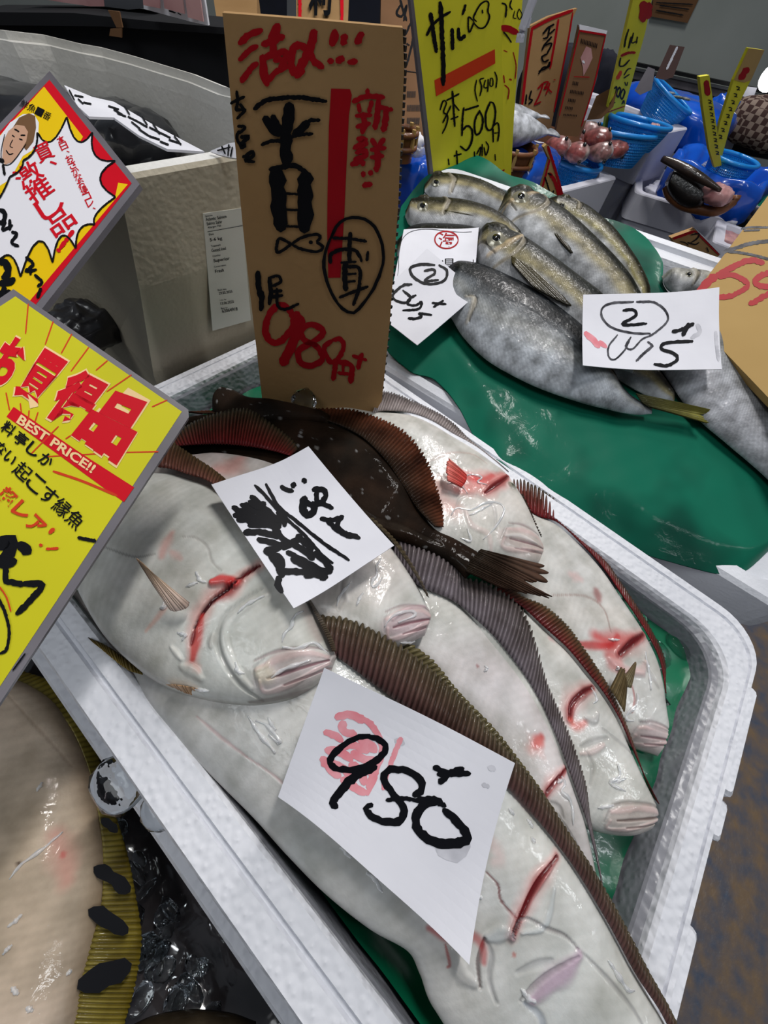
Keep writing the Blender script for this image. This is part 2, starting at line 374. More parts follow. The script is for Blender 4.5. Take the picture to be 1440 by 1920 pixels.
def fish_body(L, R, pl, T, colf, strokes=(), ns=240, nv=100, h0=0.0, pw=3.0, qw=0.5, end0=.10, end1=.05, mat_=None, name='body', belly=0.12):
    Lp, Rp = crp(L, ns), crp(R, ns)
    A = np.array([pl(x, y, h0) for x, y in Lp]); B = np.array([pl(x, y, h0) for x, y in Rp])
    sv = np.linspace(0, 1, ns); vv = np.sin(np.linspace(-1, 1, nv) * math.pi / 2) * .35 + np.linspace(-1, 1, nv) * .65
    S_, V_ = np.meshgrid(sv, vv, indexing='ij')
    P = A[:, None, :] * (1 - V_[..., None]) / 2 + B[:, None, :] * (1 + V_[..., None]) / 2
    wid = np.linalg.norm(A - B, axis=1); wid = wid / wid.max()
    tap = np.clip(wid / .6, 0, 1) ** .7 * np.minimum(1, (sv / end0 + .02) ** .6) * np.minimum(1, ((1 - sv) / end1 + .02) ** .5)
    prof = np.clip(1 - np.abs(V_) ** pw, 0, 1) ** qw
    H = T * tap[:, None] * prof
    P = P + H[..., None] * pl.n
    Pf = P.reshape(-1, 3); Sf, Vf = S_.ravel(), V_.ravel()
    C = colf(Sf, Vf, Pf)
    D = np.zeros(len(Pf))
    for st in strokes:
        pts, wd, c, a, d = st[:5]; soft = st[5] if len(st) > 5 else 0.5
        Q = cr(pts, 24) if len(pts) > 2 else np.array(pts, float)
        Q3 = np.array([pl(x, y, h0 + T * .75) for x, y in Q[:, :2]])
        c0 = Q[len(Q) // 2]; px = (np.linalg.norm(pl(c0[0] + 1, c0[1], h0) - pl(c0[0], c0[1], h0)) + np.linalg.norm(pl(c0[0], c0[1] + 1, h0) - pl(c0[0], c0[1], h0))) / 2
        sel = np.where(np.all(np.abs(Pf - Q3.mean(0)) < (np.ptp(Q3, axis=0).max() / 2 + wd * px * 2.5 + .03), axis=1))[0]
        if not len(sel): continue
        X = Pf[sel]; Xp = X - ((X - Q3[0]) @ pl.n)[:, None] * pl.n; Qp = Q3 - ((Q3 - Q3[0]) @ pl.n)[:, None] * pl.n
        dd, tt = seg_dist(Xp, Qp); wl = wd * px / 2 * (0.55 + .45 * np.sin(np.pi * np.clip(tt, .03, .97)))
        if soft >= .5: wl = wl * (1 + .25 * sn(X, 60, 1.0))
        e = np.clip((wl * (1 + soft) - dd) / (wl * 2 * max(soft, .05)), 0, 1); e = e * e * (3 - 2 * e)
        if c is not None: C[sel] = C[sel] * (1 - a * e)[:, None] + np.array(L3(c)) * (a * e)[:, None]
        D[sel] += d * e * (.45 if wd < 12 or soft >= .6 else .8)
    Pf = Pf + D[:, None] * pl.n; SURF[0] = Pf
    top = Pf.reshape(ns, nv, 3); Ct = C.reshape(ns, nv, 3)
    nb = 9; vb = np.linspace(.82, -.82, nb)
    Pb = A[:, None, :] * (1 - vb[None, :, None]) / 2 + B[:, None, :] * (1 + vb[None, :, None]) / 2
    Pb = Pb - (T * belly * tap[:, None] * np.clip(1 - np.abs(vb[None, :]) ** 3, 0, 1) ** .5)[..., None] * pl.n
    Cb = np.repeat(Ct[:, :1], nb, 1)
    P = np.concatenate([top, Pb], 1).reshape(-1, 3); C = np.concatenate([Ct, Cb], 1).reshape(-1, 3); k = nv + nb
    f = grid_faces(ns, k, True) + [tuple(range(k))[::-1], tuple((ns - 1) * k + j for j in range(k))]
    o = mesh(name, P, f, mat_ or M['flounder_skin'], C, smooth=True)
    return o
def fin(name, inner, outer, pl, nr, c0, c1, mt=None, h=(0.0, 0.0), amp=.005, lag=.02, jag=.08, k=9, per=10, arch=0.0, lift=.022):
    n = min(nr * per, 900); I_ = cr(inner, n); O_ = cr(outer, n)
    u = np.linspace(0, 1, n); V = np.zeros((n, k, 3)); C = np.zeros((n, k, 3)); c0, c1 = np.array(L3(c0)), np.array(L3(c1))
    ph = u * nr + .25 * np.sin(u * 21) ; fr = ph % 1.0; rid = np.abs(np.sin(ph * math.pi)) ** .7
    ol = np.clip(u - lag, 0, 1); Ox = np.interp(ol, u, O_[:, 0]); Oy = np.interp(ol, u, O_[:, 1])
    wi = np.hypot(O_[:, 0] - I_[:, 0], O_[:, 1] - I_[:, 1]); wi = np.clip(wi / wi.max(), .12, 1)
    jg = 1 - jag * (1 - rid) - jag * .5 * np.sin(ph * 2.3) ** 2
    for j in range(k):
        t = j / (k - 1)
        for i in range(n):
            tt = t * jg[i]
            tt = -.12 + 1.22 * tt; x = I_[i, 0] * (1 - tt) + Ox[i] * tt; y = I_[i, 1] * (1 - tt) + Oy[i] * tt
            V[i, j] = pl(x, y, (h[0] + lift * (.5 + .5 * wi[i])) * (1 - t) + (h[1] + lift * (.2 + .8 * wi[i])) * t + wi[i] * amp * rid[i] * (.35 + .65 * math.sin(math.pi * min(1, t * .8 + .15))) + wi[i] * arch * math.sin(math.pi * t))
            b = .55 + .75 * rid[i]; C[i, j] = (c0 * (1 - t) + c1 * t) * b
    # a second skin just below gives the web its thickness
    V2 = V - .004 * pl.n; Vv = np.concatenate([V, V2[:, ::-1]], 1).reshape(-1, 3); Cc = np.concatenate([C, C[:, ::-1]], 1).reshape(-1, 3)
    return mesh(name, Vv, grid_faces(n, 2 * k, True), mt or M['fin_skin'], Cc, smooth=True)
WHITE = np.array(L3((212, 212, 206)))
def white_col(seed, tint=(236, 214, 208), amt=.35, grey=(186, 192, 196), edge=(180, 170, 158)):
    t, g, e = np.array(L3(tint)), np.array(L3(grey)), np.array(L3(edge))
    def f(S, V, P):
        n1 = np.clip(.5 + .5 * sn(P, 9, seed), 0, 1)[:, None]; n2 = np.clip(.5 + .6 * sn(P, 22, seed + 2), 0, 1)[:, None]
        C = WHITE * (1 - amt * n1) + t * amt * n1; C = C * (1 - .3 * n2) + g * .3 * n2
        # fine muscle chevrons
        ch = .5 + .5 * np.sin(S * 330 - np.abs(V) * 16); C = C * (1 - .05 * ch[:, None])
        ed = (np.clip((np.abs(V) - .93) / .07, 0, 1) ** 1.5)[:, None]; return C * (1 - .6 * ed) + e * .6 * ed
    return f
RED = (150, 14, 20); DRED = (92, 8, 14); PINK = (226, 150, 146); LPINK = (222, 186, 184); GREY = (150, 148, 148); LIP = (176, 146, 150); LIPD = (120, 86, 92)
PURP = (150, 104, 116); SALM = (214, 96, 84)
def mouth(x0, y0, x1, y1, w, lip=LIP, dark=LIPD):
    """swollen jaw with folded lips from (x0,y0) back corner to (x1,y1) snout tip"""
    dx, dy = x1 - x0, y1 - y0; L_ = math.hypot(dx, dy); nx, ny = -dy / L_, dx / L_
    def p(t, o): return (x0 + dx * t + nx * o * w, y0 + dy * t + ny * o * w)
    return [([p(.05, 0), p(.5, 0), p(1, 0)], w * 1.1, lip, .6, .008, .9),
            ([p(0, -.35), p(.4, -.5), p(.75, -.45), p(1, -.2)], w * .22, LPINK, .5, .004, .7),
            ([p(.02, -.62), p(.35, -.72), p(.8, -.6), p(1.02, -.4)], w * .10, dark, .5, -.005, .5),
            ([p(.0, .0), p(.0, .35), p(.35, .35), p(.8, .1), p(1.0, .0)], w * .16, LPINK, .4, .006, .5),
            ([p(.12, .0), p(.5, -.05), p(1.0, -.1)], w * .10, dark, .85, -.008, .5),
            ([p(.3, .3), p(.7, .22), p(1.0, .12)], w * .09, dark, .6, -.006, .5),
            ([p(-.08, .1), p(-.02, -.4), p(.15, -.62)], w * .08, GREY, .45, -.004, .5)]
def cut(pts, w, halo=60):                     # a knife cut behind the head: blood halo, gaping edges, dark inside
    return [(pts, w * 2.6, PINK, .55, .0, .9), (pts, w * 1.5, RED, .75, .006, .5), (pts, w * .8, DRED, .95, -.014, .4)]
def water_glint(lines, r=.0042):                     # whitish wet tubes laid along the skin's highlights, standing in for glints
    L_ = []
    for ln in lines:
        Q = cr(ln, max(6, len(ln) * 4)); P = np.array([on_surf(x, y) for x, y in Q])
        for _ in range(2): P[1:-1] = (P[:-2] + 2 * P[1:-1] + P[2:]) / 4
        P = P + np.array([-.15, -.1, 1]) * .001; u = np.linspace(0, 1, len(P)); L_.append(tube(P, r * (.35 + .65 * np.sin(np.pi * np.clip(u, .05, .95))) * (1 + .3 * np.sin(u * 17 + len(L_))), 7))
    o = mesh('water_glints', *join(L_), M['water_glint'], smooth=True); o['kind'] = 'stuff'; return o
z4 = zc(100, 800, .41667); z2 = zc(280, 720, .41667); z3 = zc(680, 700, .41667); z7 = zc(900, 1150, .4012); z6 = zc(480, 1200, .375)
OLIVE = (78, 68, 42); DOL = (46, 38, 28); MAR = (84, 20, 26); GBR = (104, 92, 86)
# ---- fish 5: far right, lowest
pl = plane3((950, 960, -.03), (1247, 1375, -.055), (1090, 1300, -.055))
b = fish_body([(850, 880), (900, 905), (947, 932), (997, 967), (1038, 985), (1080, 1021), (1122, 1067), (1159, 1121), (1197, 1179), (1226, 1240), (1238, 1310), (1245, 1352)],
    [(850, 925), (880, 950), (905, 1000), (935, 1050), (960, 1100), (990, 1160), (1025, 1220), (1055, 1270), (1090, 1320), (1130, 1370), (1185, 1402), (1232, 1418)],
    pl, .05, white_col(1.1, amt=.25), [
    ([(1100, 1200), (1130, 1212), (1165, 1205)], 34, (196, 24, 26), .8, 0, .9), ([(1120, 1235), (1140, 1260)], 26, (196, 40, 36), .6, 0, .9),
    (z3([(900, 1230), (1060, 1240), (1100, 1200)]), 14, (190, 20, 24), .8, 0, .6)]
    + cut([(1140, 1232), (1165, 1210), (1191, 1194)], 13) + mouth(1172, 1378, 1244, 1392, 40) + [
    (z3([(820, 1020), (960, 1025), (1040, 1080), (1070, 1180)]), 4, (150, 110, 100), .5, -.002, .4),
    (z3([(1010, 1000), (1020, 1040)]), 16, RED, .6, 0, .8), (z3([(900, 930), (940, 950)]), 16, LPINK, .6, 0, .9),
    (z7([(700, 240), (740, 290), (780, 360)]), 8, GREY, .4, -.006, .5), (z7([(620, 290), (700, 270), (720, 240)]), 14, LPINK, .5, .01, .6),
    (z7([(650, 330), (665, 400), (655, 470)]), 4, RED, .6, -.002, .4), (z7([(560, 230), (620, 270), (700, 290)]), 16, LPINK, .5, .008, .6),
    (z7([(690, 510), (780, 540), (850, 560)]), 7, GREY, .5, -.006, .5)], end1=.015)
f1 = fin('dorsal_fin', [(947, 932), (997, 969), (1038, 983), (1080, 1021), (1122, 1067), (1159, 1121), (1197, 1179), (1226, 1237), (1238, 1300)],
         [(951, 900), (988, 917), (1038, 948), (1082, 1000), (1120, 1037), (1150, 1083), (1184, 1133), (1217, 1187), (1240, 1240), (1243, 1300)], pl, 70, (104, 14, 20), (60, 50, 36), h=(.012, .004))
f2 = fin('pectoral_fin', z7([(560, 340), (585, 345), (612, 352)]), z7([(600, 262), (606, 262), (610, 268)]), pl, 8, (150, 140, 110), (110, 96, 70), h=(.06, .085))
thing('flounder', [b, f1, f2, water_glint([z7(p) for p in ([(735, 375), (730, 430), (690, 460), (680, 495), (720, 505)], [(600, 120), (650, 125)], [(770, 180), (790, 300), (800, 360)], [(635, 245), (650, 262), (637, 264)])])], 'white flounder nearest the far right rim, with a red-edged fin', 'fish', 'flounders in the foam box')
# ---- fish 6
pl = plane3((950, 1130, -.005), (1217, 1535, -.03), (1010, 1460, -.03))
b = fish_body([(860, 1080), (895, 1095), (930, 1117), (972, 1142), (1013, 1179), (1055, 1217), (1092, 1262), (1122, 1300), (1149, 1345), (1173, 1400), (1197, 1455), (1219, 1498), (1224, 1520)],
    [(850, 1110), (865, 1150), (880, 1200), (900, 1260), (925, 1320), (955, 1380), (985, 1430), (1015, 1475), (1050, 1515), (1085, 1545), (1120, 1560), (1170, 1566), (1212, 1556)],
    pl, .05, white_col(2.7, amt=.2), cut([(1047, 1348), (1052, 1322), (1075, 1300), (1097, 1290)], 12) + [
    ([(1050, 1352), (1060, 1362), (1075, 1355)], 16, SALM, .7, 0, .9)] + mouth(1120, 1530, 1222, 1532, 46, (178, 158, 152), (110, 90, 84)) + [
    (z7([(300, 130), (325, 120)]), 12, LPINK, .8, 0, .9), (z7([(520, 540), (600, 600), (690, 660)]), 6, GREY, .4, -.005, .5),
    (z7([(420, 620), (480, 600), (540, 580)]), 10, GREY, .35, -.007, .5), (z7([(415, 650), (470, 640), (520, 610)]), 10, LPINK, .4, .007, .5),
    (z7([(440, 490), (480, 500), (500, 470)]), 10, GREY, .4, .01, .5), (z7([(460, 790), (470, 700), (440, 640)]), 6, GREY, .3, -.005, .5)], end1=.012)
f1 = fin('dorsal_fin', [(915, 1112), (930, 1117), (972, 1142), (1013, 1179), (1055, 1217), (1092, 1262), (1122, 1300), (1149, 1345), (1173, 1400), (1197, 1455), (1221, 1503)],
         [(950, 1100), (972, 1122), (1013, 1142), (1055, 1179), (1083, 1215), (1113, 1258), (1135, 1292), (1160, 1342), (1185, 1407), (1205, 1465), (1225, 1505)], pl, 72, (92, 14, 20), (74, 62, 40), h=(.014, .006))
f2 = fin('pelvic_fin', [(1128, 1290), (1140, 1310), (1150, 1330)], [(1138, 1258), (1143, 1262), (1147, 1285)], pl, 7, (120, 104, 72), (90, 76, 52), h=(.02, .04))
thing('flounder', [b, f1, f2, water_glint([z7(p) for p in ([(640, 700), (655, 760), (600, 790), (680, 830)], [(620, 790), (680, 770)], [(520, 350), (545, 400), (530, 420)], [(550, 910), (620, 895)])])], 'white flounder with a tan mouth pointing down at the bare green paper', 'fish', 'flounders in the foam box')
# ---- fish 4
pl = plane3((720, 760, -.02), (1017, 1040, .0), (760, 960, .01))
b = fish_body([(600, 765), (645, 768), (692, 776), (763, 781), (805, 796), (847, 821), (888, 846), (922, 871), (947, 892), (978, 940), (1004, 995), (1017, 1033)],
    [(600, 800), (630, 850), (665, 900), (705, 950), (745, 985), (785, 1010), (820, 1025), (855, 1038), (890, 1048), (930, 1052), (975, 1062), (1008, 1060)],
    pl, .05, white_col(4.1, (236, 206, 196), .3), [
    ([(850, 935), (890, 925), (935, 905)], 34, (214, 70, 60), .6, 0, .9), (z3([(420, 510), (520, 520), (560, 500)]), 16, (196, 34, 34), .7, 0, .8),
    (z3([(420, 480), (460, 500), (500, 530)]), 10, (196, 34, 34), .6, 0, .8),
    (z3([(330, 540), (300, 600), (380, 640)]), 50, (226, 150, 140), .45, 0, 1.0)]
    + cut(z3([(525, 580), (570, 545), (610, 515), (635, 490)]), 9) + mouth(935, 1022, 1014, 1040, 42, (196, 172, 168)) + [
    (z3([(400, 640), (420, 600), (480, 590), (560, 640), (570, 740)]), 6, GREY, .3, -.006, .5),
    (z3([(440, 660), (470, 720), (540, 760), (560, 820)]), 10, LPINK, .3, .006, .6), (z3([(610, 770), (680, 765), (760, 790)]), 6, (230, 226, 224), .6, .008, .5),
    (z3([(280, 440), (380, 400), (480, 400), (540, 440)]), 4, (190, 150, 140), .4, -.002, .4),
    (z3([(640, 535), (655, 545)]), 14, (120, 120, 100), .8, .01, .4), (z3([(646, 540), (652, 543)]), 6, (30, 30, 26), .9, .0, .4)], end1=.012)
f1 = fin('dorsal_fin', z3([(40, 205), (90, 190), (200, 195), (300, 230), (400, 290), (500, 350), (580, 410), (640, 460)]),
         z3([(75, 118), (120, 120), (205, 145), (330, 200), (410, 255), (485, 325), (600, 420), (655, 475)]), pl, 60, (150, 140, 138), (66, 56, 54), h=(.012, .012), arch=.01)
f2 = fin('pectoral_fin', z3([(420, 530), (415, 560), (400, 585)]), z3([(350, 480), (340, 520), (345, 570)]), pl, 8, (196, 60, 56), (206, 110, 100), h=(.066, .08))
f3 = fin('anal_fin', z3([(700, 560), (740, 650), (790, 750)]), z3([(712, 560), (752, 650), (800, 750)]), pl, 16, (44, 36, 28), (60, 50, 40), h=(.0, -.005))
thing('flounder', [b, f1, f2, f3, water_glint([z3(p) for p in ([(440, 480), (480, 455), (540, 470), (510, 490), (560, 500)], [(400, 640), (420, 600), (480, 620), (560, 580), (640, 600), (600, 690), (540, 750)], [(470, 700), (490, 760), (440, 740)], [(380, 500), (430, 490), (470, 540)], [(480, 640), (520, 620), (580, 590)])])], 'white flounder behind the dark one, with a pink fin and blood near its small eye', 'fish', 'flounders in the foam box')
# ---- fish 7
pl = plane3((800, 1080, .005), (1115, 1660, -.01), (820, 1330, -.01))
b = fish_body([(700, 1020), (740, 1062), (776, 1092), (838, 1121), (880, 1154), (922, 1192), (963, 1242), (997, 1296), (1025, 1355), (1050, 1418), (1070, 1475), (1090, 1535), (1108, 1610), (1119, 1670)],
    [(690, 1060), (700, 1110), (715, 1160), (735, 1205), (765, 1255), (800, 1310), (840, 1360), (880, 1415), (920, 1470), (960, 1520), (1005, 1580), (1050, 1630), (1090, 1675), (1112, 1695)],
    pl, .04, white_col(5.5, (226, 208, 214), .55), cut(z7([(262, 845), (290, 800), (330, 760), (378, 718)]), 9) + [
    ([(990, 1395), (1002, 1382)], 22, (190, 20, 24), .85, 0, .8), ([(984, 1402), (998, 1390)], 32, (226, 140, 130), .5, 0, .9),
    (z7([(290, 870), (330, 890), (350, 940)]), 8, GREY, .4, -.006, .5), (z7([(330, 930), (420, 1080), (480, 1200)]), 7, GREY, .3, -.005, .5),
    (z7([(280, 310), (320, 370), (330, 450)]), 4, (190, 150, 150), .4, -.002, .4), (z3([(500, 1330), (495, 1325)]), 8, (150, 60, 60), .6, 0, .6)], end1=.02)
f1 = fin('dorsal_fin', [(735, 1045), (776, 1092), (838, 1121), (880, 1154), (922, 1192), (963, 1242), (997, 1296), (1025, 1355), (1050, 1418), (1070, 1475), (1090, 1535), (1108, 1610), (1120, 1672)],
         [(742, 1000), (797, 1012), (842, 1038), (865, 1088), (913, 1106), (968, 1150), (1000, 1222), (1020, 1283), (1046, 1343), (1071, 1407), (1090, 1471), (1099, 1531), (1112, 1600), (1124, 1672)], pl, 84, (112, 104, 110), (70, 62, 58), h=(.014, .010), amp=.010, arch=.01)
thing('flounder', [b, f1, water_glint([z7(p) for p in ([(380, 760), (400, 800), (370, 830), (420, 870), (435, 990)], [(360, 790), (385, 775)], [(20, 245), (35, 260), (20, 275)])])], 'pinkish white flounder with a long grey-ribbed fin, in the middle of the box', 'fish', 'flounders in the foam box')
# ---- fish 12 (mostly under fish 8: its olive fin shows)
pl = plane3((740, 1210, .03), (1115, 1670, .03), (560, 1400, .0))
b = fish_body([(560, 1150), (640, 1180), (715, 1215), (790, 1265), (860, 1330), (920, 1395), (965, 1450), (1010, 1510), (1050, 1570), (1085, 1630)],
    [(520, 1180), (560, 1240), (610, 1300), (680, 1380), (750, 1440), (820, 1500), (890, 1560), (950, 1610), (1020, 1650), (1075, 1665)],
    pl, .035, white_col(6.5), ns=80, nv=40)
f1 = fin('dorsal_fin', [(640, 1180), (715, 1222), (790, 1270), (860, 1335), (915, 1400), (960, 1460), (1005, 1520), (1045, 1585), (1090, 1650)],
         [(700, 1165), (752, 1205), (803, 1240), (855, 1300), (915, 1362), (955, 1412), (1005, 1480), (1042, 1540), (1100, 1640)], pl, 60, (70, 62, 44), (92, 84, 54), h=(.012, .018), amp=.008)
thing('flounder', [b, f1], 'flounder hidden under the big front one, only its olive ribbed fin showing', 'fish', 'flounders in the foam box')
# ---- fish 10 (left, beneath)
pl = plane3((200, 1200, -.06), (340, 1370, -.07), (420, 1250, -.03))
b = fish_body([(130, 1080), (180, 1130), (240, 1180), (310, 1215), (380, 1250), (440, 1300), (470, 1350)],
    [(120, 1110), (160, 1170), (205, 1225), (245, 1275), (290, 1325), (350, 1385), (440, 1400)],
    pl, .05, white_col(7.3, (196, 160, 160), .6), [
    (z4([(582, 1190), (590, 1240), (575, 1320)]), 9, DRED, .95, -.01, .4), (z4([(540, 1190), (560, 1250), (560, 1300)]), 40, (150, 70, 84), .5, 0, .9),
    (z4([(300, 1100), (380, 1180), (480, 1300)]), 40, (120, 84, 94), .5, 0, 1.0)], ns=120, nv=60)
f1 = fin('dorsal_fin', z4([(290, 985), (360, 1040), (420, 1085), (480, 1110)]), z4([(255, 955), (330, 990), (410, 1045), (470, 1095)]), pl, 16, (150, 128, 66), (60, 48, 26), h=(.05, .05))
thing('flounder', [b, f1], 'flounder pinched between the left box wall and the big fish, with a dark red slit', 'fish', 'flounders in the foam box')
# ---- fish 8: the big one in front
pl = plane3((450, 1490, -.02), (1241, 1912, .05), (640, 1200, .06))
b = fish_body([(300, 1180), (400, 1170), (500, 1172), (590, 1195), (680, 1250), (770, 1318), (865, 1394), (952, 1467), (1000, 1520), (1040, 1570), (1080, 1628), (1130, 1712), (1177, 1800), (1215, 1866), (1245, 1918), (1275, 1975)],
    [(235, 1235), (262, 1285), (295, 1335), (330, 1378), (375, 1430), (425, 1480), (480, 1535), (540, 1602), (610, 1672), (690, 1735), (760, 1775), (785, 1820), (812, 1885), (900, 1990), (1080, 2050), (1230, 2050)],
    pl, .06, white_col(8.2, (226, 216, 216), .3, (176, 186, 192)), [
    (z6([(0, 560), (120, 640), (260, 760), (420, 900)]), 6, (196, 150, 150), .45, -.002, .5), (z7([(0, 1140), (50, 1200), (60, 1260), (120, 1335)]), 5, (110, 40, 44), .8, -.004, .4),
    (z6([(0, 560), (-120, 470), (-240, 370)]), 6, (196, 150, 150), .45, -.002, .5)]
    + cut(z7([(108, 1410), (140, 1340), (190, 1240), (240, 1170), (325, 1100)]), 12) + [
    (z7([(108, 1410), (160, 1340), (260, 1385), (340, 1420), (400, 1480)]), 6, (120, 110, 114), .6, -.008, .5),
    (z7([(400, 1480), (480, 1560), (570, 1660), (650, 1760), (700, 1850)]), 7, (130, 128, 132), .45, -.006, .6),
    (z7([(0, 1440), (20, 1500), (10, 1600), (40, 1700)]), 9, (130, 128, 132), .45, -.008, .6), (z6([(1110, 1390), (1080, 1500), (1090, 1620)]), 9, (60, 20, 26), .7, -.01, .5),
    (z6([(850, 1350), (950, 1400), (1050, 1380), (1100, 1430), (1105, 1500)]), 18, (186, 40, 44), .65, 0, .8), (z6([(930, 1430), (950, 1520), (940, 1540)]), 8, (170, 40, 40), .7, 0, .6),
    (z6([(960, 1450), (1000, 1560), (1060, 1600)]), 26, (150, 150, 152), .4, .008, .6),
    (z7([(190, 1680), (260, 1620), (340, 1560), (400, 1500)]), 30, (176, 140, 168), .65, .008, .8), (z7([(140, 1690), (200, 1620), (280, 1560), (400, 1500)]), 6, (130, 120, 128), .6, -.008, .5),
    (z7([(160, 1700), (230, 1760), (250, 1880)]), 12, (150, 160, 176), .5, -.006, .6), (z7([(0, 1420), (80, 1400), (110, 1420)]), 18, (180, 190, 200), .4, .01, .6),
    (z7([(115, 1490), (118, 1496)]), 10, (190, 90, 80), .7, 0, .8), (z7([(130, 1570), (200, 1540), (280, 1520)]), 12, (140, 140, 146), .35, -.006, .6),
    (z7([(120, 790), (200, 880), (290, 960)]), 12, (150, 40, 46), .6, 0, .9), (z7([(0, 980), (60, 1080), (30, 1100)]), 20, LPINK, .4, 0, 1.0),
    ([(1020, 1640), (1000, 1700), (960, 1712)], 10, (190, 200, 206), .4, .008, .6)], ns=420, nv=150, end1=.02)
f1 = fin('dorsal_fin', [(585, 1195), (640, 1228), (700, 1270), (770, 1322), (865, 1398), (952, 1470), (1000, 1524), (1040, 1574), (1080, 1632), (1130, 1716), (1177, 1804), (1221, 1872), (1250, 1930)],
         [(605, 1160), (660, 1170), (730, 1205), (800, 1255), (860, 1312), (925, 1385), (975, 1440), (1015, 1492), (1050, 1545), (1090, 1605), (1140, 1690), (1192, 1790), (1235, 1866), (1262, 1925)], pl, 96, (96, 66, 66), (74, 66, 48), h=(.014, .022), amp=.010, arch=.012)
thing('flounder', [b, f1, water_glint([z7(p) for p in ([(600, 1620), (650, 1700), (690, 1760), (720, 1760)], [(220, 960), (245, 1000)], [(240, 1045), (255, 1070)], [(130, 910), (160, 940)], [(190, 1750), (230, 1800), (260, 1810)])] + [z6(p) for p in ([(1080, 1260), (1130, 1290)], [(420, 1030), (480, 1090)], [(550, 1160), (600, 1200), (630, 1260)], [(660, 1220), (690, 1250)], [(0, 400), (60, 430), (130, 520), (60, 470)], [(-40, 380), (20, 470), (100, 560)], [(60, 390), (100, 450)])])], 'largest flounder in front, white belly up with a long red cut, under the 980 slip', 'fish', 'flounders in the foam box')
# ---- fish 3: dark side up
pl = plane3((420, 800, .04), (826, 1000, .045), (640, 980, .05))
DK = np.array(L3((26, 22, 18))); BR = np.array(L3((62, 40, 26)))
def dark_col(S, V, P):
    n1 = np.clip(.5 + .6 * sn(P, 26, 3.3), 0, 1)[:, None]; C = DK * (1 - .35 * n1) + BR * .35 * n1
    sp = (np.clip(sn(P, 95, 1.0) * sn(P, 140, 5.0) - .42, 0, 1) * 3).clip(0, .5)[:, None]; return C * (1 - sp) + .35 * sp
b = fish_body([(300, 830), (330, 800), (380, 785), (450, 783), (530, 785), (610, 795), (680, 825), (730, 870), (765, 920), (790, 965), (815, 995), (850, 1012), (885, 1032), (915, 1050)],
    [(300, 850), (325, 870), (365, 885), (430, 900), (490, 925), (545, 950), (600, 975), (655, 995), (705, 1005), (750, 1015), (785, 1030), (820, 1045), (850, 1062), (872, 1085)],
    pl, .05, dark_col, [(z2([(900, 560), (1000, 640), (1150, 680), (1300, 740)]), 10, (60, 52, 44), .5, -.004, .5)], mat_=M['dark_skin'], end1=.02)
f1 = fin('dorsal_fin', [(380, 790), (450, 788), (530, 790), (610, 800), (675, 828), (722, 872), (755, 920), (782, 965), (812, 998)],
         [(355, 778), (447, 772), (520, 770), (585, 772), (655, 776), (717, 798), (762, 828), (795, 874), (813, 920), (826, 962), (830, 1000)], pl, 90, (40, 30, 22), (84, 44, 28), mt=M['dark_skin'], h=(.02, .0), amp=.004, lag=.015)
f2 = fin('tail_fin', [(905, 1045), (895, 1060), (885, 1072), (872, 1085)], [(1006, 1066), (1008, 1096), (978, 1100), (1014, 1126), (930, 1108)], pl, 16, (50, 42, 34), (74, 54, 44), mt=M['dark_skin'], h=(.02, .012), amp=.006, lag=0, jag=.12)
thing('flounder', [b, f1, f2], 'dark brown flounder lying eyed side up, its tail pointing to the right', 'fish', 'flounders in the foam box')
# ---- fish 2
pl = plane3((420, 860, .055), (811, 1170, .065), (600, 1180, .07))
b = fish_body([(290, 850), (350, 858), (417, 854), (475, 858), (517, 867), (580, 895), (640, 935), (690, 982), (734, 1032), (772, 1087), (795, 1128), (808, 1158)],
    [(280, 880), (320, 940), (370, 990), (420, 1040), (470, 1090), (520, 1130), (570, 1160), (615, 1182), (660, 1202), (705, 1215), (750, 1214), (796, 1192)],
    pl, .055, white_col(9.4, (236, 196, 190), .4), mouth(722, 1190, 806, 1170, 48, (170, 130, 140), (110, 60, 70)) + [
    (z2([(420, 380), (380, 430), (330, 440)]), 34, (226, 150, 140), .6, 0, .9), (z2([(180, 335), (300, 340), (420, 335), (540, 350)]), 8, (120, 20, 24), .8, 0, .6),
    (z2([(880, 880), (860, 940), (870, 1000), (850, 1040)]), 6, GREY, .4, -.006, .5), (z2([(900, 900), (880, 960), (890, 1010)]), 8, (236, 232, 228), .4, .006, .5),
    (z2([(1020, 955), (1021, 957)]), 5, RED, .8, 0, .5), (z2([(1080, 1090), (1150, 1040), (1230, 1020)]), 8, (190, 160, 168), .5, .006, .5)], end1=.012)
f1 = fin('dorsal_fin', z4([(560, 160), (600, 143), (760, 133), (900, 143), (1000, 163), (1075, 185)]), z4([(545, 120), (575, 90), (640, 48), (760, 8), (880, -5), (980, 45), (1075, 112), (1110, 160)]), pl, 42, (96, 20, 24), (52, 50, 36), h=(.045, .035), amp=.01, jag=.05)
f3 = fin('anal_fin', [(690, 985), (734, 1032), (772, 1087), (795, 1128)], [(700, 980), (745, 1028), (782, 1085), (803, 1128)], pl, 20, (60, 52, 40), (90, 80, 60), h=(.02, .0))
thing('flounder', [b, f1, f3, water_glint([z2(p) for p in ([(1045, 785), (1020, 820), (1025, 860), (1000, 890), (1010, 920), (1050, 870)], [(960, 940), (930, 1000)], [(910, 890), (860, 950), (840, 1000)], [(1060, 1090), (1100, 1040), (1180, 1020), (1200, 1040), (1120, 1075)], [(1130, 1165), (1200, 1165)])])], 'white flounder half under the upper handwritten slip, with a purplish mouth', 'fish', 'flounders in the foam box')
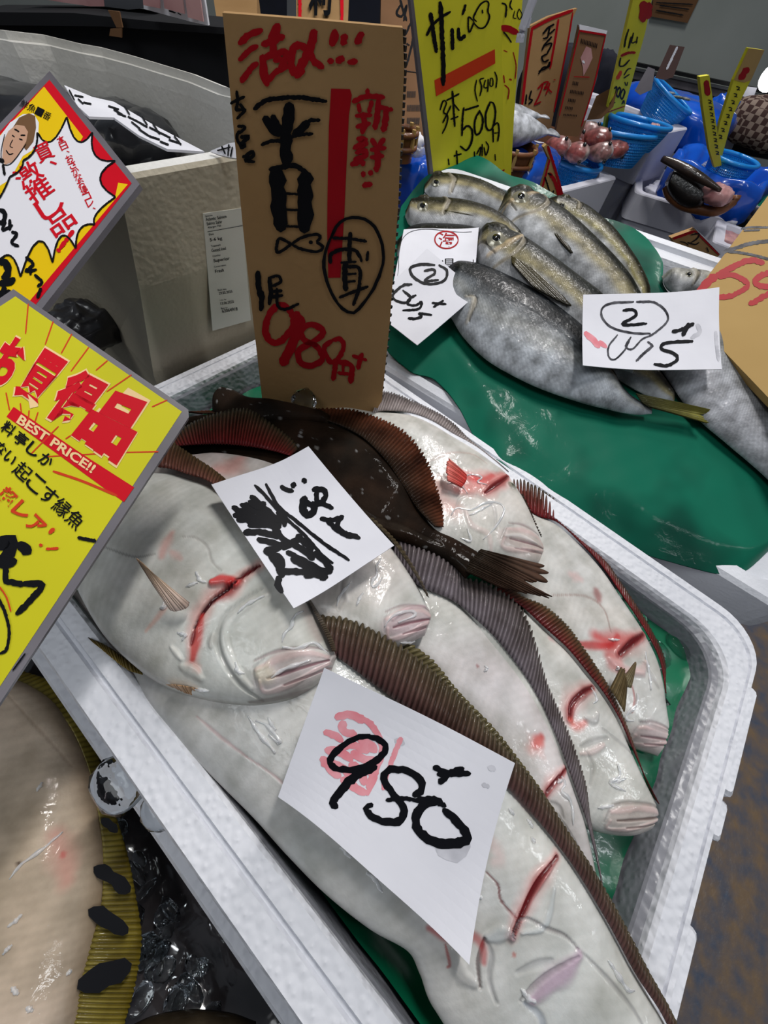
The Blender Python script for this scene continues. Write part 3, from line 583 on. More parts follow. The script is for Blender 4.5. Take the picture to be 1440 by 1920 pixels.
# ---- fish 1: big one on top, left
pl = plane3((330, 900, .085), (625, 1240, .10), (170, 1150, .03))
b = fish_body([(150, 770), (210, 835), (287, 888), (333, 894), (367, 904), (408, 920), (455, 955), (500, 1005), (545, 1068), (583, 1129), (604, 1172), (622, 1208), (631, 1232)],
    [(120, 850), (112, 930), (118, 1000), (140, 1080), (170, 1145), (205, 1200), (250, 1245), (300, 1282), (360, 1306), (430, 1320), (490, 1322), (555, 1308), (618, 1268)],
    pl, .075, white_col(10.6, (232, 222, 210), .25, (190, 198, 196)), [
    (z4([(960, 660), (900, 710), (850, 770), (780, 800), (730, 870), (700, 960), (690, 1060)]), 30, (222, 130, 120), .55, 0, .9),
    (z4([(890, 730), (830, 780), (780, 820)]), 22, RED, .8, .006, .6), (z4([(780, 740), (830, 730), (880, 745)]), 22, (206, 50, 50), .9, .016, .5),
    (z4([(960, 660), (920, 690), (880, 725)]), 10, DRED, 1, -.012, .35), (z4([(880, 740), (830, 775), (770, 820), (730, 870), (700, 930)]), 9, (60, 6, 12), 1, -.016, .35),
    (z4([(730, 880), (715, 960), (690, 1060)]), 16, (206, 60, 56), .8, 0, .6), (z4([(700, 940), (685, 1000)]), 8, (120, 12, 20), .9, -.006, .5),
    (z4([(700, 1080), (715, 1110)]), 14, (226, 170, 160), .6, 0, .9), (z4([(600, 530), (570, 590), (560, 630)]), 16, (230, 150, 140), .5, 0, .9), (z4([(600, 610), (640, 640)]), 12, (230, 160, 150), .4, 0, .9),
    (z4([(590, 830), (540, 890), (490, 940)]), 10, (226, 160, 140), .5, 0, .8), (z4([(640, 545), (700, 550), (750, 590), (770, 650), (810, 690)]), 4, (170, 166, 160), .6, -.003, .4),
    (z4([(320, 590), (440, 630), (530, 620)]), 4, (120, 116, 112), .6, -.003, .4),
    (z4([(980, 760), (880, 830), (810, 900), (800, 1000), (840, 1100), (900, 1180), (960, 1230)]), 9, (150, 150, 146), .5, -.012, .55),
    (z4([(1000, 790), (910, 850), (840, 920), (830, 1000), (870, 1100), (930, 1180)]), 14, (232, 232, 228), .3, .010, .6),
    (z4([(780, 960), (770, 1010)]), 8, (190, 186, 180), .5, .008, .6), (z4([(640, 1090), (690, 1110), (720, 1140)]), 16, (232, 228, 220), .3, .010, .7),
    (z4([(600, 1010), (640, 1060)]), 10, (232, 228, 220), .3, .008, .7), (z4([(1140, 820), (1180, 900), (1210, 970)]), 20, (160, 140, 134), .6, 0, .9),
    (z4([(900, 1240), (960, 1235), (1060, 1215), (1180, 1180)]), 8, (120, 104, 100), .6, -.006, .5)] + mouth(505, 1280, 622, 1246, 58, (186, 164, 168), (130, 90, 98)) + [
    (z4([(975, 1120), (1000, 1130)]), 40, (214, 206, 178), .55, .012, .7)], ns=320, nv=150, end1=.012)
f1 = fin('dorsal_fin', z4([(440, 205), (450, 213), (560, 223), (640, 248), (740, 285), (850, 375), (960, 490)]), z4([(470, 130), (530, 92), (600, 138), (680, 188), (760, 240), (880, 345), (990, 480)]), pl, 44, (104, 60, 50), (76, 62, 40), h=(.035, .03), amp=.009, jag=.05)
f2 = fin('anal_fin', z4([(1160, 800), (1205, 880), (1245, 960), (1268, 1020)]), z4([(1165, 790), (1218, 875), (1262, 960), (1280, 1020)]), pl, 24, (60, 50, 42), (90, 80, 66), h=(.02, .0))
f3 = fin('pectoral_fin', z4([(700, 830), (690, 850), (640, 860), (610, 830)]), z4([(630, 760), (600, 735), (575, 715), (563, 708)]), pl, 10, (206, 186, 176), (190, 160, 130), h=(.09, .15), lag=0, amp=.004, jag=.02)
f4 = fin('pelvic_fin', z4([(555, 1165), (620, 1170), (700, 1185)]), z4([(560, 1180), (640, 1205), (690, 1200)]), pl, 8, (190, 150, 110), (160, 116, 70), h=(.03, .0), lag=0)
thing('flounder', [b, f1, f2, f3, f4, water_glint([z4(p) for p in ([(1125, 830), (1085, 850), (1070, 900), (1040, 930), (1030, 970)], [(1030, 990), (1100, 1000), (1170, 970), (1210, 1000), (1240, 1020)], [(500, 790), (490, 820), (520, 800)], [(560, 930), (600, 935), (580, 960)], [(980, 1130), (1040, 1090), (1160, 1050)], [(830, 840), (870, 800), (950, 760)], [(640, 650), (660, 690), (690, 700)], [(820, 1060), (830, 1100), (860, 1110)], [(640, 1180), (700, 1190)], [(600, 720), (650, 700)])])], 'large white flounder on top at the left, red gash behind its head', 'fish', 'flounders in the foam box')
# ---- dark tail behind the cardboard sign
pl = plane3((405, 740, .05), (540, 775, .05), (440, 790, .04))
b = fish_body([(412, 737), (440, 738), (470, 752), (510, 756), (560, 768), (620, 780)], [(402, 742), (405, 790), (450, 806), (500, 806), (560, 800), (620, 800)], pl, .05, dark_col, mat_=M['dark_skin'], ns=60, nv=40, end0=.02)
b['label'] = 'blunt black tail end'
thing('flounder', [b], 'glossy black end of a flounder poking out behind the cardboard sign', 'fish', 'flounders in the foam box')
# ---------------------------------------------------------------- price slips on the fish
def curled(corners, pl, c):                   # paper surface that bows gently: returns mapping
    A, B, C_, D_ = [pl(*q) for q in corners]; ux = B - A; uy = D_ - A; lx, ly = ux @ ux, uy @ uy
    def mp(x, y, h=0.0):
        p = pl(x, y); d = p - A; u, v_ = (d @ ux) / lx, (d @ uy) / ly
        return p + pl.n * (h + c[0] * (2 * u - 1) ** 2 + c[1] * (2 * v_ - 1) ** 2 + c[2] * (2 * u - 1) * (2 * v_ - 1) + .003 * math.sin(7 * u + 3 * v_))
    return mp
def slip(name, corners, pl, c, parts, label, cat='price slip', n=18, mt='paper', th=.0022):
    mp = curled(corners, pl, c); TL, TR, BR, BL = [np.array(q, float) for q in corners]; V = []
    for i in range(n):
        for j in range(n):
            a, b = i / (n - 1), j / (n - 1); q = (TL * (1 - a) + TR * a) * (1 - b) + (BL * (1 - a) + BR * a) * b; V.append(mp(q[0], q[1]))
    V = np.array(V); low = V - pl.n * th; k = n * n
    f = grid_faces(n, n) + [tuple(i + k for i in q[::-1]) for q in grid_faces(n, n)]
    e = [i * n for i in range(n)] + [(n - 1) * n + j for j in range(1, n)] + [(n - 1 - i) * n + n - 1 for i in range(1, n)] + [n - 1 - j for j in range(1, n - 1)]
    f += [(e[i], e[(i + 1) % len(e)], e[(i + 1) % len(e)] + k, e[i] + k) for i in range(len(e))]
    s = mesh('sheet', np.vstack([V, low]), f, M[mt], smooth=False)
    return thing(name, [s] + parts(mp), label, cat)

c1 = [(399, 918), (578, 847), (736, 1030), (551, 1147)]; pl1 = plane3((399, 918, .185), (578, 847, .165), (551, 1147, .19))
def p1(mp):
    S1 = [(8, z2([(592, 462), (620, 478), (648, 482)])), (11, z2([(640, 455), (658, 458)])), (9, z2([(690, 435), (705, 448)])),
          (9, z2([(735, 480), (785, 488), (790, 520), (745, 548), (690, 525)])), (13, z2([(700, 510), (690, 560), (715, 590), (740, 570), (735, 535)])), (8, z2([(725, 545), (780, 545), (825, 568)])), (8, z2([(750, 490), (755, 540)])),
          (8, z2([(770, 607), (820, 618), (872, 606)])), (8, z2([(868, 604), (845, 640), (870, 675), (945, 705)])), (8, z2([(795, 612), (840, 660), (890, 692), (930, 695)]))]
    S2 = [(6, z2([(475, 465), (520, 505), (600, 590), (700, 680), (770, 765), (825, 812)])), (6, z2([(525, 455), (580, 548), (680, 630), (790, 722), (898, 802)])), (11, z2([(575, 580), (610, 582)]))]
    S3 = [(11, z2(p)) for p in ([(380, 570), (430, 600), (500, 615)], [(385, 605), (440, 620), (470, 650)], [(415, 558), (470, 570), (550, 620)], [(460, 515), (510, 560), (560, 600), (590, 640)], [(400, 590), (450, 580), (540, 590)], [(400, 628), (500, 618), (580, 640)], [(450, 650), (520, 640), (590, 645)],
        [(430, 685), (510, 678), (590, 690)], [(490, 712), (560, 722), (600, 735)], [(520, 762), (570, 745), (620, 710)], [(545, 780), (580, 830), (600, 880)], [(520, 765), (590, 790), (600, 850)], [(560, 640), (600, 700), (680, 740), (740, 790)], [(665, 680), (720, 735), (730, 760)], [(600, 745), (680, 700), (735, 745)],
        [(620, 760), (700, 800), (800, 860)], [(580, 860), (680, 850), (800, 875)], [(640, 790), (720, 830), (820, 850)], [(585, 880), (580, 920), (598, 955)], [(740, 760), (790, 800), (820, 845)], [(570, 620), (600, 590), (610, 640)], [(520, 540), (490, 560), (450, 540)], [(700, 870), (760, 860), (790, 885)])]
    return [ink('brush_lettering', [(w_ * 1.15, p_) for w_, p_ in S1 + S2 + S3], 10, mp, M['ink'])]
slip('handwritten_slip', c1, pl1, (.012, .008, 0), p1, 'white slip with bold black brush writing lying on the upper flounders', 'paper slip')
c2 = [(609, 1247), (957, 1423), (857, 1744), (524, 1485)]; pl2 = plane3((609, 1247, .205), (957, 1423, .15), (524, 1485, .13))
def p2(mp):
    pk = [(16, z6(p)) for p in ([(345, 450), (400, 470), (430, 500)], [(400, 375), (470, 365), (540, 400)], [(430, 400), (440, 450), (500, 470)], [(350, 540), (420, 560), (480, 600)], [(330, 580), (370, 640), (420, 680)], [(360, 600), (450, 650), (500, 700)], [(480, 560), (550, 600), (600, 600)], [(500, 480), (560, 520), (600, 560)], [(430, 690), (500, 740), (550, 760)], [(380, 560), (470, 520), (560, 560)], [(560, 640), (590, 680), (560, 740)], [(470, 620), (530, 660), (540, 720)])]
    pk += [(11, z6([(470, 365), (560, 405), (612, 480), (630, 560), (600, 660), (555, 770)])), (10, z6([(725, 490), (690, 580), (650, 690), (635, 745)]))]
    bk = [(11, z6([(570, 480), (500, 485), (420, 535), (372, 590), (390, 632), (470, 648), (560, 625), (630, 580), (648, 535), (610, 495), (550, 478)])), (14, z6([(600, 635), (510, 670), (430, 740), (385, 800), (405, 825)])),
          (12, z6([(785, 770), (825, 745), (815, 690), (740, 650), (660, 655), (640, 700), (690, 770), (735, 830), (715, 885), (640, 890), (570, 865), (548, 830), (580, 815)])), (7, z6([(650, 795), (740, 785), (830, 800)])),
          (15, z6([(920, 795), (860, 800), (800, 850), (800, 920), (870, 975), (960, 985), (1035, 960), (1010, 900), (930, 830)])), (9, z6([(800, 790), (870, 785), (940, 815)])),
          (10, z6([(888, 632), (960, 660), (1062, 655)])), (10, z6([(1030, 632), (970, 655), (912, 708)])), (8, z6([(905, 665), (940, 672)]))]
    gr = [(30, z6([(900, 1010), (980, 1020), (1040, 980)])), (14, z6([(700, 500), (740, 520)])), (10, z6([(1150, 620), (1180, 630)])), (8, z6([(1120, 705), (1150, 715)]))]
    a = ink('faded_pink_stamp', pk, 16, mp, M['pink_ink'], .0016); g = ink('grey_smudge', gr, 10, mp, M['grey_ink'], .0016)
    return [a, g, ink('brush_lettering', [(w_ * 1.12, p_) for w_, p_ in bk], 12, mp, M['ink'], .003)]
slip('price_slip', c2, pl2, (.016, .010, .004), p2, 'large white slip reading 980 with a faded pink mark, on the biggest flounder')
za = zc(720, 280, .5)
AP = plane3((735, 700, .02), (1430, 1075, .02), (1000, 345, .3))      # slope of the mackerel display
c3 = [(800, 472), (903, 549), (782, 652), (690, 576)]; pl3 = Plane(AP(800, 560, .13), AP.n + np.array([-.1, -.05, 0]))
def p3(mp):
    return [ink('brush_lettering', [(5, za([(205, 440), (235, 458), (225, 492), (165, 505), (112, 485), (98, 455), (140, 440), (190, 440)])), (4.5, za([(150, 462), (182, 455), (190, 468), (152, 494), (205, 490)])),
        (5, za([(105, 508), (70, 515), (35, 545), (40, 565), (80, 575), (100, 555), (70, 530)])), (5, za([(120, 545), (95, 560), (90, 580), (120, 585), (140, 570), (130, 600), (70, 605)])), (5, za([(178, 628), (130, 618)])), (6, za([(130, 618), (140, 632), (120, 640), (90, 638)])), (5, za([(180, 578), (232, 586)])), (5, za([(222, 570), (185, 596)]))], 5, mp, M['ink'], .0024)]
slip('price_slip', c3, pl3, (.01, .004, 0), p3, 'diamond-turned white slip with circled 2 beside the tall cardboard sign')
c3b = [(757, 432), (897, 430), (890, 520), (736, 540)]; pl3b = Plane(AP(820, 470, .10), AP.n)
def p3b(mp):
    V, f_ = print_px('海', [(822, 438), (853, 438), (853, 464), (822, 464)], mp, .003, .004); r1 = mesh('red_seal_character', V, f_, M['red_ink'])
    ring = ink('red_seal_ring', [(2.6, [(837 + 22 * math.cos(a), 450.5 + 15 * math.sin(a)) for a in np.linspace(0, 6.4, 20)])], 3, mp, M['red_ink'], .0026, rough=.05)
    V, f_ = print_px('県', [(827, 484), (855, 484), (855, 508), (827, 508)], mp, .003); k1 = mesh('printed_lettering', *join([(V, f_), print_px('ナ', [(880, 488), (894, 488), (894, 506), (880, 506)], mp, .003)]), M['ink'])
    b_ = ink('printed_border', [(1, [(884, 437), (764, 440), (745, 520)])], 1, mp, M['ink_thin'], .0024)
    return [r1, ring, k1, b_]
slip('origin_label', c3b, pl3b, (0, .004, 0), p3b, 'white printed label with a red round seal lying over the left fish', 'label')
c4 = [(1088, 561), (1340, 547), (1348, 696), (1087, 692)]; pl4 = Plane(AP(1200, 630, .22), AP.n + np.array([-.15, -.1, 0]))
def p4(mp):
    th = [(4, za([(940, 580), (1010, 580), (1055, 610), (1062, 645), (1020, 685), (985, 705)])), (4, za([(1000, 690), (930, 690), (850, 675), (810, 640), (812, 605), (850, 588), (930, 580)])), (3.4, za([(872, 700), (838, 745), (838, 785), (862, 792), (900, 755), (925, 705)])), (3.4, za([(925, 705), (905, 740), (930, 750), (965, 715), (990, 700)])), (5, za([(1010, 735), (975, 765), (945, 795)])), (4, za([(990, 720), (1010, 735)]))]
    bk = [(5.5, za([(890, 612), (930, 608), (940, 628), (890, 662), (985, 654)])), (6.5, za([(1155, 722), (1100, 722), (1050, 728), (1042, 748), (1085, 765), (1098, 790), (1060, 812), (1012, 806)])), (7, za([(1082, 684), (1120, 675), (1158, 656)])), (8, za([(1140, 655), (1120, 700)]))]
    return [ink('pink_smudge', [(12, za([(745, 700), (770, 720), (800, 750)])), (9, za([(800, 730), (830, 748)]))], 10, mp, M['pink_ink'], .0016), ink('grey_smudge', [(8, za([(1170, 660), (1180, 690), (1150, 710)])), (6, za([(1235, 690), (1245, 800)]))], 6, mp, M['grey_ink'], .0016),
            ink('thin_lettering', th, 4, mp, M['ink_thin'], .0026), ink('brush_lettering', bk, 6, mp, M['ink'], .0034)]
slip('price_slip', c4, pl4, (.012, .006, .004), p4, 'white slip with circled 2 and 645 across the silver fish')

# ---------------------------------------------------------------- cardboard sign standing in the flounders
zA = zc(400, 0, .27778); zB = zc(400, 380, .27778)
pm = planev((490, 760, .0), (712, 776, .0))
P_ = [(417, 24), (600, 38), (755, 52), (758, 130), (750, 305), (747, 380), (731, 602), (716, 752), (703, 773), (672, 781), (594, 774), (492, 752), (470, 560), (455, 422), (431, 167)]
v, f = slab([pm(*p) for p in P_][::-1] if False else [pm(*p) for p in P_], .02)
sh = mesh('board', v, f, M['board'])
# corrugated flutes showing on the cut right edge
fl_ = []
for i in range(46):
    t = i / 45; e = cr([(756, 62), (758, 130), (750, 305), (747, 380), (731, 602), (716, 745)], 46)[i]; fl_.append(box(pm(e[0] - .3, e[1], -.010), (.006, .010, .0075)))
flt = mesh('fluted_edge', *join(fl_), M['black'])
red = [(11, zA(p)) if len(p) < 9 else (11, zA(p)) for p in ([(175, 295), (245, 235), (330, 200)],)]
red = [(10, zA([(175, 295), (245, 235), (330, 200)])), (8, zA([(175, 405), (250, 335), (300, 308)])), (9, zA([(190, 552), (250, 465), (300, 425)])), (12, zA([(440, 165), (405, 235), (390, 280)])), (10, zA([(330, 302), (400, 275), (478, 242)])), (11, zA([(415, 255), (405, 320), (400, 385)])),
       (12, zA([(335, 375), (340, 480), (365, 575)])), (10, zA([(345, 385), (430, 360), (490, 350), (475, 420), (450, 470)])), (9, zA([(410, 410), (470, 395)])), (9, zA([(370, 545), (420, 490), (510, 440)])), (10, zA([(450, 440), (500, 445)])),
       (13, zA([(680, 205), (655, 320), (600, 430), (560, 520)])), (11, zA([(545, 505), (525, 420), (545, 320), (590, 305), (640, 340)])), (11, zA([(640, 330), (680, 410), (740, 458)])), (9, zA([(560, 520), (610, 470)])),
       (13, zA([(822, 205), (815, 250), (803, 305)])), (11, zA([(890, 235), (873, 300)])), (11, zA([(1005, 222), (965, 292)])), (9, zA([(775, 412), (810, 410)])), (10, zA([(835, 418), (860, 398), (880, 405)])), (9, zA([(910, 418), (970, 412)]))]
red += [(7, zA([(1040, 600), (1045, 650)])), (8, zA([(940, 685), (1030, 650), (1155, 655)])), (7, zA([(980, 700), (990, 755)])), (7, zA([(1070, 680), (1050, 760)])), (7, zA([(960, 780), (1070, 775)])), (8, zA([(1010, 760), (1020, 830), (1005, 900)])), (7, zA([(965, 855), (1060, 830)])), (9, zA([(1115, 670), (1105, 780), (1090, 870)])), (7, zA([(1110, 720), (1210, 740)])), (9, zA([(1165, 740), (1160, 820), (1145, 885)])),
        (8, zA([(970, 935), (1030, 945), (945, 1000)])), (8, zA([(1040, 960), (990, 1000), (1035, 1040), (950, 1080)])), (9, zA([(930, 1110), (1000, 1085), (1010, 1115)])), (7, zA([(960, 1030), (1040, 1010)])), (8, zA([(1070, 935), (1095, 985)])), (8, zA([(1155, 935), (1110, 990)])), (7, zA([(1060, 1010), (1165, 995)])), (9, zA([(1105, 985), (1110, 1080), (1100, 1155)])), (7, zA([(1060, 1060), (1150, 1050)])),
        (7, zA([(1010, 1158), (1015, 1190)])), (7, zA([(1065, 1150), (1060, 1180)])), (9, zA([(1010, 1250), (1070, 1242)]))]
red += [(12, zB([(450, 680), (385, 740), (352, 850), (385, 930), (450, 935), (530, 850), (540, 770), (490, 700), (440, 680)])), (17, zB([(560, 740), (590, 830), (540, 940), (465, 1090)])), (11, zB([(700, 960), (620, 930), (590, 870), (640, 820), (720, 840), (735, 890), (650, 950), (575, 1000), (590, 1080), (670, 1095), (740, 1050), (710, 980), (640, 930)])),
        (8.5, zB([(800, 930), (750, 970), (765, 1035), (800, 1075), (850, 1040), (880, 970), (860, 920), (800, 925)])), (9, zB([(830, 1060), (820, 1120), (808, 1195)])), (10, zB([(830, 1065), (930, 1100), (925, 1215)])), (6, zB([(840, 1145), (925, 1155)])), (6, zB([(880, 1080), (875, 1140)])), (7, zB([(940, 1030), (1035, 1060)])), (9, zB([(1005, 1015), (975, 1120)]))]
bar = zA([(795, 597), (922, 600), (935, 640), (915, 780), (910, 900), (895, 1200), (885, 1440)]) + zB([(880, 140), (858, 505), (776, 507), (768, 200), (770, 0)]) + zA([(775, 1100), (780, 850)])
ink_r = ink('red_lettering', [(w_ * (1.28 if min(q_[1] for q_ in p_) < 540 else 1.05), p_) for w_, p_ in red], 10, pm, M['red_ink'], .003, polys=())
v, f = poly(bar, pm, .002); rb = mesh('red_bar', np.array(v), f, M['red_ink'])
blk = [(5, zA([(118, 697), (160, 675), (213, 650)])), (5, zA([(158, 612), (165, 690), (150, 740)])), (5, zA([(150, 742), (215, 740), (160, 800)])), (5, zA([(180, 700), (215, 745)])), (5, zA([(165, 850), (215, 855), (175, 900)])), (5, zA([(175, 880), (160, 930), (195, 1000)])), (6, zA([(185, 925), (240, 920), (180, 975)])), (6, zA([(180, 975), (215, 975), (185, 1000)])), (6, zA([(200, 1060), (235, 1040), (268, 1020), (265, 1055), (215, 1080), (280, 1090)])),
       (7.5, zA([(275, 735), (350, 680), (450, 660), (600, 657), (765, 682)])), (18, zA([(512, 700), (505, 800), (495, 900)])), (18, zA([(492, 880), (490, 1000), (500, 1110)])), (15, zA([(350, 790), (395, 860), (450, 910)])), (12, zA([(400, 780), (430, 850), (465, 880)])), (6, zA([(720, 808), (640, 812)])), (14, zA([(640, 820), (590, 870), (545, 915)])), (6, zA([(325, 975), (390, 950), (470, 945), (570, 910), (672, 900)])),
       (23, zA([(425, 1140), (440, 1300), (448, 1430)]) + zB([(450, 80), (455, 180)])), (22, zA([(620, 1165), (622, 1300), (622, 1430)]) + zB([(615, 100), (615, 188)])), (8, zA([(380, 1140), (500, 1120), (560, 1118), (640, 1170)])), (4, zA([(460, 1300), (610, 1312)])), (4, zA([(465, 1412), (600, 1415)])), (4, zB([(460, 155), (600, 160)])),
       (4.8, zB([(525, 278), (470, 318), (430, 330), (430, 280), (445, 240), (480, 250), (530, 278)])), (4.8, zB([(525, 278), (600, 232), (700, 210), (722, 235), (700, 262), (742, 295), (700, 328), (600, 310), (525, 278)])), (7, zB([(652, 258), (665, 272)])),
       (9, zB([(300, 462), (308, 560), (330, 650)])), (8, zB([(330, 600), (322, 725)])), (6.5, zB([(378, 500), (388, 600), (378, 685)])), (5, zB([(385, 500), (440, 492), (455, 530), (400, 560)])), (5, zB([(400, 598), (465, 590)])), (5, zB([(395, 635), (470, 622)])), (5, zB([(430, 575), (435, 690), (490, 715), (578, 678)])),
       (5, zB([(790, 240), (850, 135), (950, 95), (1060, 130), (1128, 240), (1145, 400), (1090, 560), (1010, 680), (940, 742), (860, 700), (790, 590), (745, 430), (765, 300), (815, 190)])),
       (5, zB([(805, 235), (920, 240), (1035, 258)])), (6.5, zB([(925, 198), (918, 300), (920, 400)])), (6, zB([(790, 405), (795, 345), (870, 312), (960, 320), (985, 365)])), (4, zB([(985, 340), (1000, 395)])), (4.5, zB([(1045, 325), (1035, 390)])), (4, zB([(860, 402), (965, 395)])), (8.5, zB([(892, 400), (885, 500), (895, 590)])), (5.5, zB([(905, 430), (985, 440), (985, 560), (945, 690)])), (4, zB([(905, 480), (965, 475)])), (4, zB([(905, 530), (960, 525)])), (5, zB([(850, 637), (940, 600), (1045, 562)]))]
ink_b = ink('black_lettering', [(w_ * 1.22, p_) for w_, p_ in blk], 5, pm, M['ink'], .0055)
thing('cardboard_sign', [sh, flt, rb, ink_r, ink_b], 'tall brown cardboard sign with red and black brush writing standing among the flounders', 'sign')

# ---------------------------------------------------------------- laminated yellow signs at the left
zs = zc(0, 0, .33333); zt = zc(0, 480, .33333); zu = zc(0, 900, .33333)
pa = planed((93, 133, 1.0), (262, 345, .90), (60, 575, .82))
def vtext(chars, a, b, size, mp, h, bold=.03, horiz=False, asp=1.0):
    a, b = np.array(a, float), np.array(b, float); L_ = []; n = len(chars); d = unit(b - a); r_ = np.array([d[1], -d[0]])
    for i, ch in enumerate(chars):
        c = a + (b - a) * (i / max(1, n - 1)); s = size / 2
        if ch in '、。': c = c + (d if horiz else r_) * s * .4; s *= .35
        if horiz: dn, rt = np.array([-d[1], d[0]]), d
        else: dn, rt = d, r_
        L_.append(print_px(ch, [c - rt * s * asp - dn * s, c + rt * s * asp - dn * s, c + rt * s * asp + dn * s, c - rt * s * asp + dn * s], mp, h + i * .00003, bold))
    return join(L_)
parts = []
A0 = [(93, 133), (262, 345), (70, 590), (-60, 760), (-160, 400)]
v, f = slab([pa(*p) for p in A0], .012); parts.append(mesh('laminated_border', v, f, M['laminate']))
def pp(name, pts, mp, h, mt): v, f = poly(pts, mp, h); o = mesh(name, np.array(v), f, M[mt]); return o
parts.append(pp('red_panel', [(93, 150), (247, 344), (62, 578), (-60, 735), (-150, 405)], pa, .0012, 'print_red'))
parts.append(pp('yellow_panel', [(83, 163), (156, 257), (130, 300), (215, 375), (222, 343), (240, 346), (60, 560), (-60, 715), (-150, 420)], pa, .0016, 'print_gold'))
tips_ = zs([(215, 752), (378, 662), (522, 748), (650, 908), (652, 1112), (535, 1266), (430, 1400), (300, 1480), (120, 1560), (-20, 1500), (-40, 1180), (60, 1000), (135, 910), (215, 752)]); val_ = zs([(290, 800), (440, 800), (540, 880), (565, 1010), (550, 1200), (455, 1290), (350, 1330), (220, 1360), (60, 1440), (-30, 1300), (20, 1090), (120, 960), (200, 850)])
burst = []
for i in range(len(val_)):
    p0, p2, v1 = np.array(tips_[i]), np.array(tips_[i + 1]), np.array(val_[i]); c1_ = 2 * v1 - (p0 + p2) / 2
    burst += [tuple((1 - t) ** 2 * p0 + 2 * t * (1 - t) * c1_ + t * t * p2) for t in np.linspace(0, 1, 7)[:-1]]
burst.append(burst[0])
_unused = zs([(225, 768), (290, 795), (345, 750), (375, 670), (395, 755), (440, 795), (515, 755), (528, 860), (560, 905), (640, 912), (580, 965), (575, 1040), (640, 1112), (560, 1150), (542, 1235), (520, 1262), (450, 1290), (440, 1360), (380, 1420), (300, 1400), (290, 1460), (240, 1340), (170, 1360), (120, 1440), (60, 1500), (-10, 1500), (-10, 1060), (60, 1020), (130, 940), (130, 878), (195, 850), (222, 815)])
parts.append(pp('white_burst', burst[:-1], pa, .0024, 'print_white'))
parts.append(ink('burst_outline', [(3.6, burst[i:i + 2]) for i in range(len(burst) - 1)], 3.6, pa, M['print_black'], .003, rough=.05))
parts.append(mesh('large_red_lettering', *join([vtext('激推し品', zs([(162, 985)])[0], zs([(345, 1250)])[0], 42, pa, .0046, .012, asp=1.2), vtext('買、', zs([(250, 860)])[0], zs([(285, 930)])[0], 34, pa, .0046, .012)]), M['print_red']))
parts.append(mesh('small_red_lettering', *vtext('本日、おさかなお得コレ、', zs([(345, 790)])[0], zs([(525, 1180)])[0], 14.5, pa, .0046, .01), M['print_red']))
parts.append(mesh('exclamation_marks', *vtext('!!', zs([(395, 1330)])[0], zs([(350, 1390)])[0], 26, pa, .0048, .05, asp=.35), M['print_red']))
parts.append(mesh('name_lettering', *vtext('鮮魚一番', zs([(140, 590)])[0], zs([(268, 655)])[0], 15, pa, .004, -.0, horiz=True), M['print_black']))
# printed cartoon fishmonger's face
parts.append(pp('cartoon_halo', zs([(-20, 900), (0, 770), (60, 690), (130, 645), (190, 640), (220, 690), (215, 800), (180, 850), (130, 880), (60, 1010), (-20, 1060)]), pa, .0020, 'print_white'))
parts.append(pp('cartoon_cap', zs([(75, 720), (110, 665), (165, 640), (200, 655), (205, 720), (190, 800), (150, 850), (110, 800)]), pa, .0028, 'board_dark'))
M['skin_print'] = mat('skin_print', (206, 160, 132), .3, coat=.3)
parts.append(pp('cartoon_face', zs([(15, 900), (20, 800), (50, 740), (95, 705), (140, 712), (160, 745), (150, 800), (115, 860), (70, 915), (30, 930)]), pa, .0032, 'skin_print'))
parts.append(ink('cartoon_lines', [(3, zs([(85, 730), (110, 745)])), (3, zs([(120, 765), (145, 765)])), (2.5, zs([(72, 765), (85, 775)])), (2.5, zs([(112, 785), (130, 792)])), (1.6, zs([(75, 790), (60, 825), (75, 835)])), (2.2, zs([(38, 850), (55, 872), (78, 868)])), (8, zs([(0, 900), (25, 915)])), (5, zs([(20, 930), (30, 990)])), (1.6, zs([(30, 760), (10, 860), (20, 925), (70, 920), (150, 815)]))], 2, pa, M['print_black'], .004))
parts.append(ink('brush_lettering', [(9, zs([(0, 1185), (30, 1200), (25, 1250), (0, 1262)])), (6, zs([(35, 1250), (20, 1300), (75, 1270)])), (6, zs([(60, 1240), (60, 1300)])), (6, zs([(70, 1310), (100, 1320), (70, 1370), (110, 1390)])), (6, zt([(150, 10), (190, 50), (150, 90), (210, 80)])), (5, zt([(180, 60), (175, 110)])), (6, zt([(200, 110), (240, 150), (215, 175)])), (6, zt([(235, 185), (215, 240)])), (14, zt([(0, 30), (40, 50), (50, 100), (20, 130)])), (12, zt([(0, 160), (60, 150), (85, 130)])), (12, zt([(30, 180), (20, 240), (60, 200)])), (9, zt([(0, 205), (40, 225)]))], 7, pa, M['ink'], .005))
thing('laminated_sign', parts, 'upper yellow and red laminated sign with a cartoon face and white burst', 'sign')

pb = planed((352, 770, .80), (30, 545, .72), (0, 1310, .57))
parts = []
v, f = slab([pb(*p) for p in [(25, 542), (353, 768), (354, 782), (0, 1318), (-80, 1440), (-200, 1300), (-120, 640)]], .012); parts.append(mesh('laminated_border', v, f, M['laminate']))
parts.append(pp('yellow_panel', [(29, 556), (341, 772), (-2, 1290), (-80, 1408), (-190, 1290), (-115, 650)], pb, .0014, 'print_yellow'))
rays = [[(160, 270), (145, 440)], [(300, 370), (255, 500)], [(405, 440), (345, 550)], [(500, 515), (400, 650)], [(605, 590), (540, 645)], [(740, 670), (600, 765)], [(940, 812), (855, 850)], [(890, 1102), (700, 1106)], [(35, 770), (55, 870)], [(115, 830), (130, 950)], [(215, 880), (185, 975)], [(620, 1110), (260, 1130)], [(400, 1010), (370, 1030)], [(330, 960), (170, 1120)], [(165, 870), (160, 930)]]
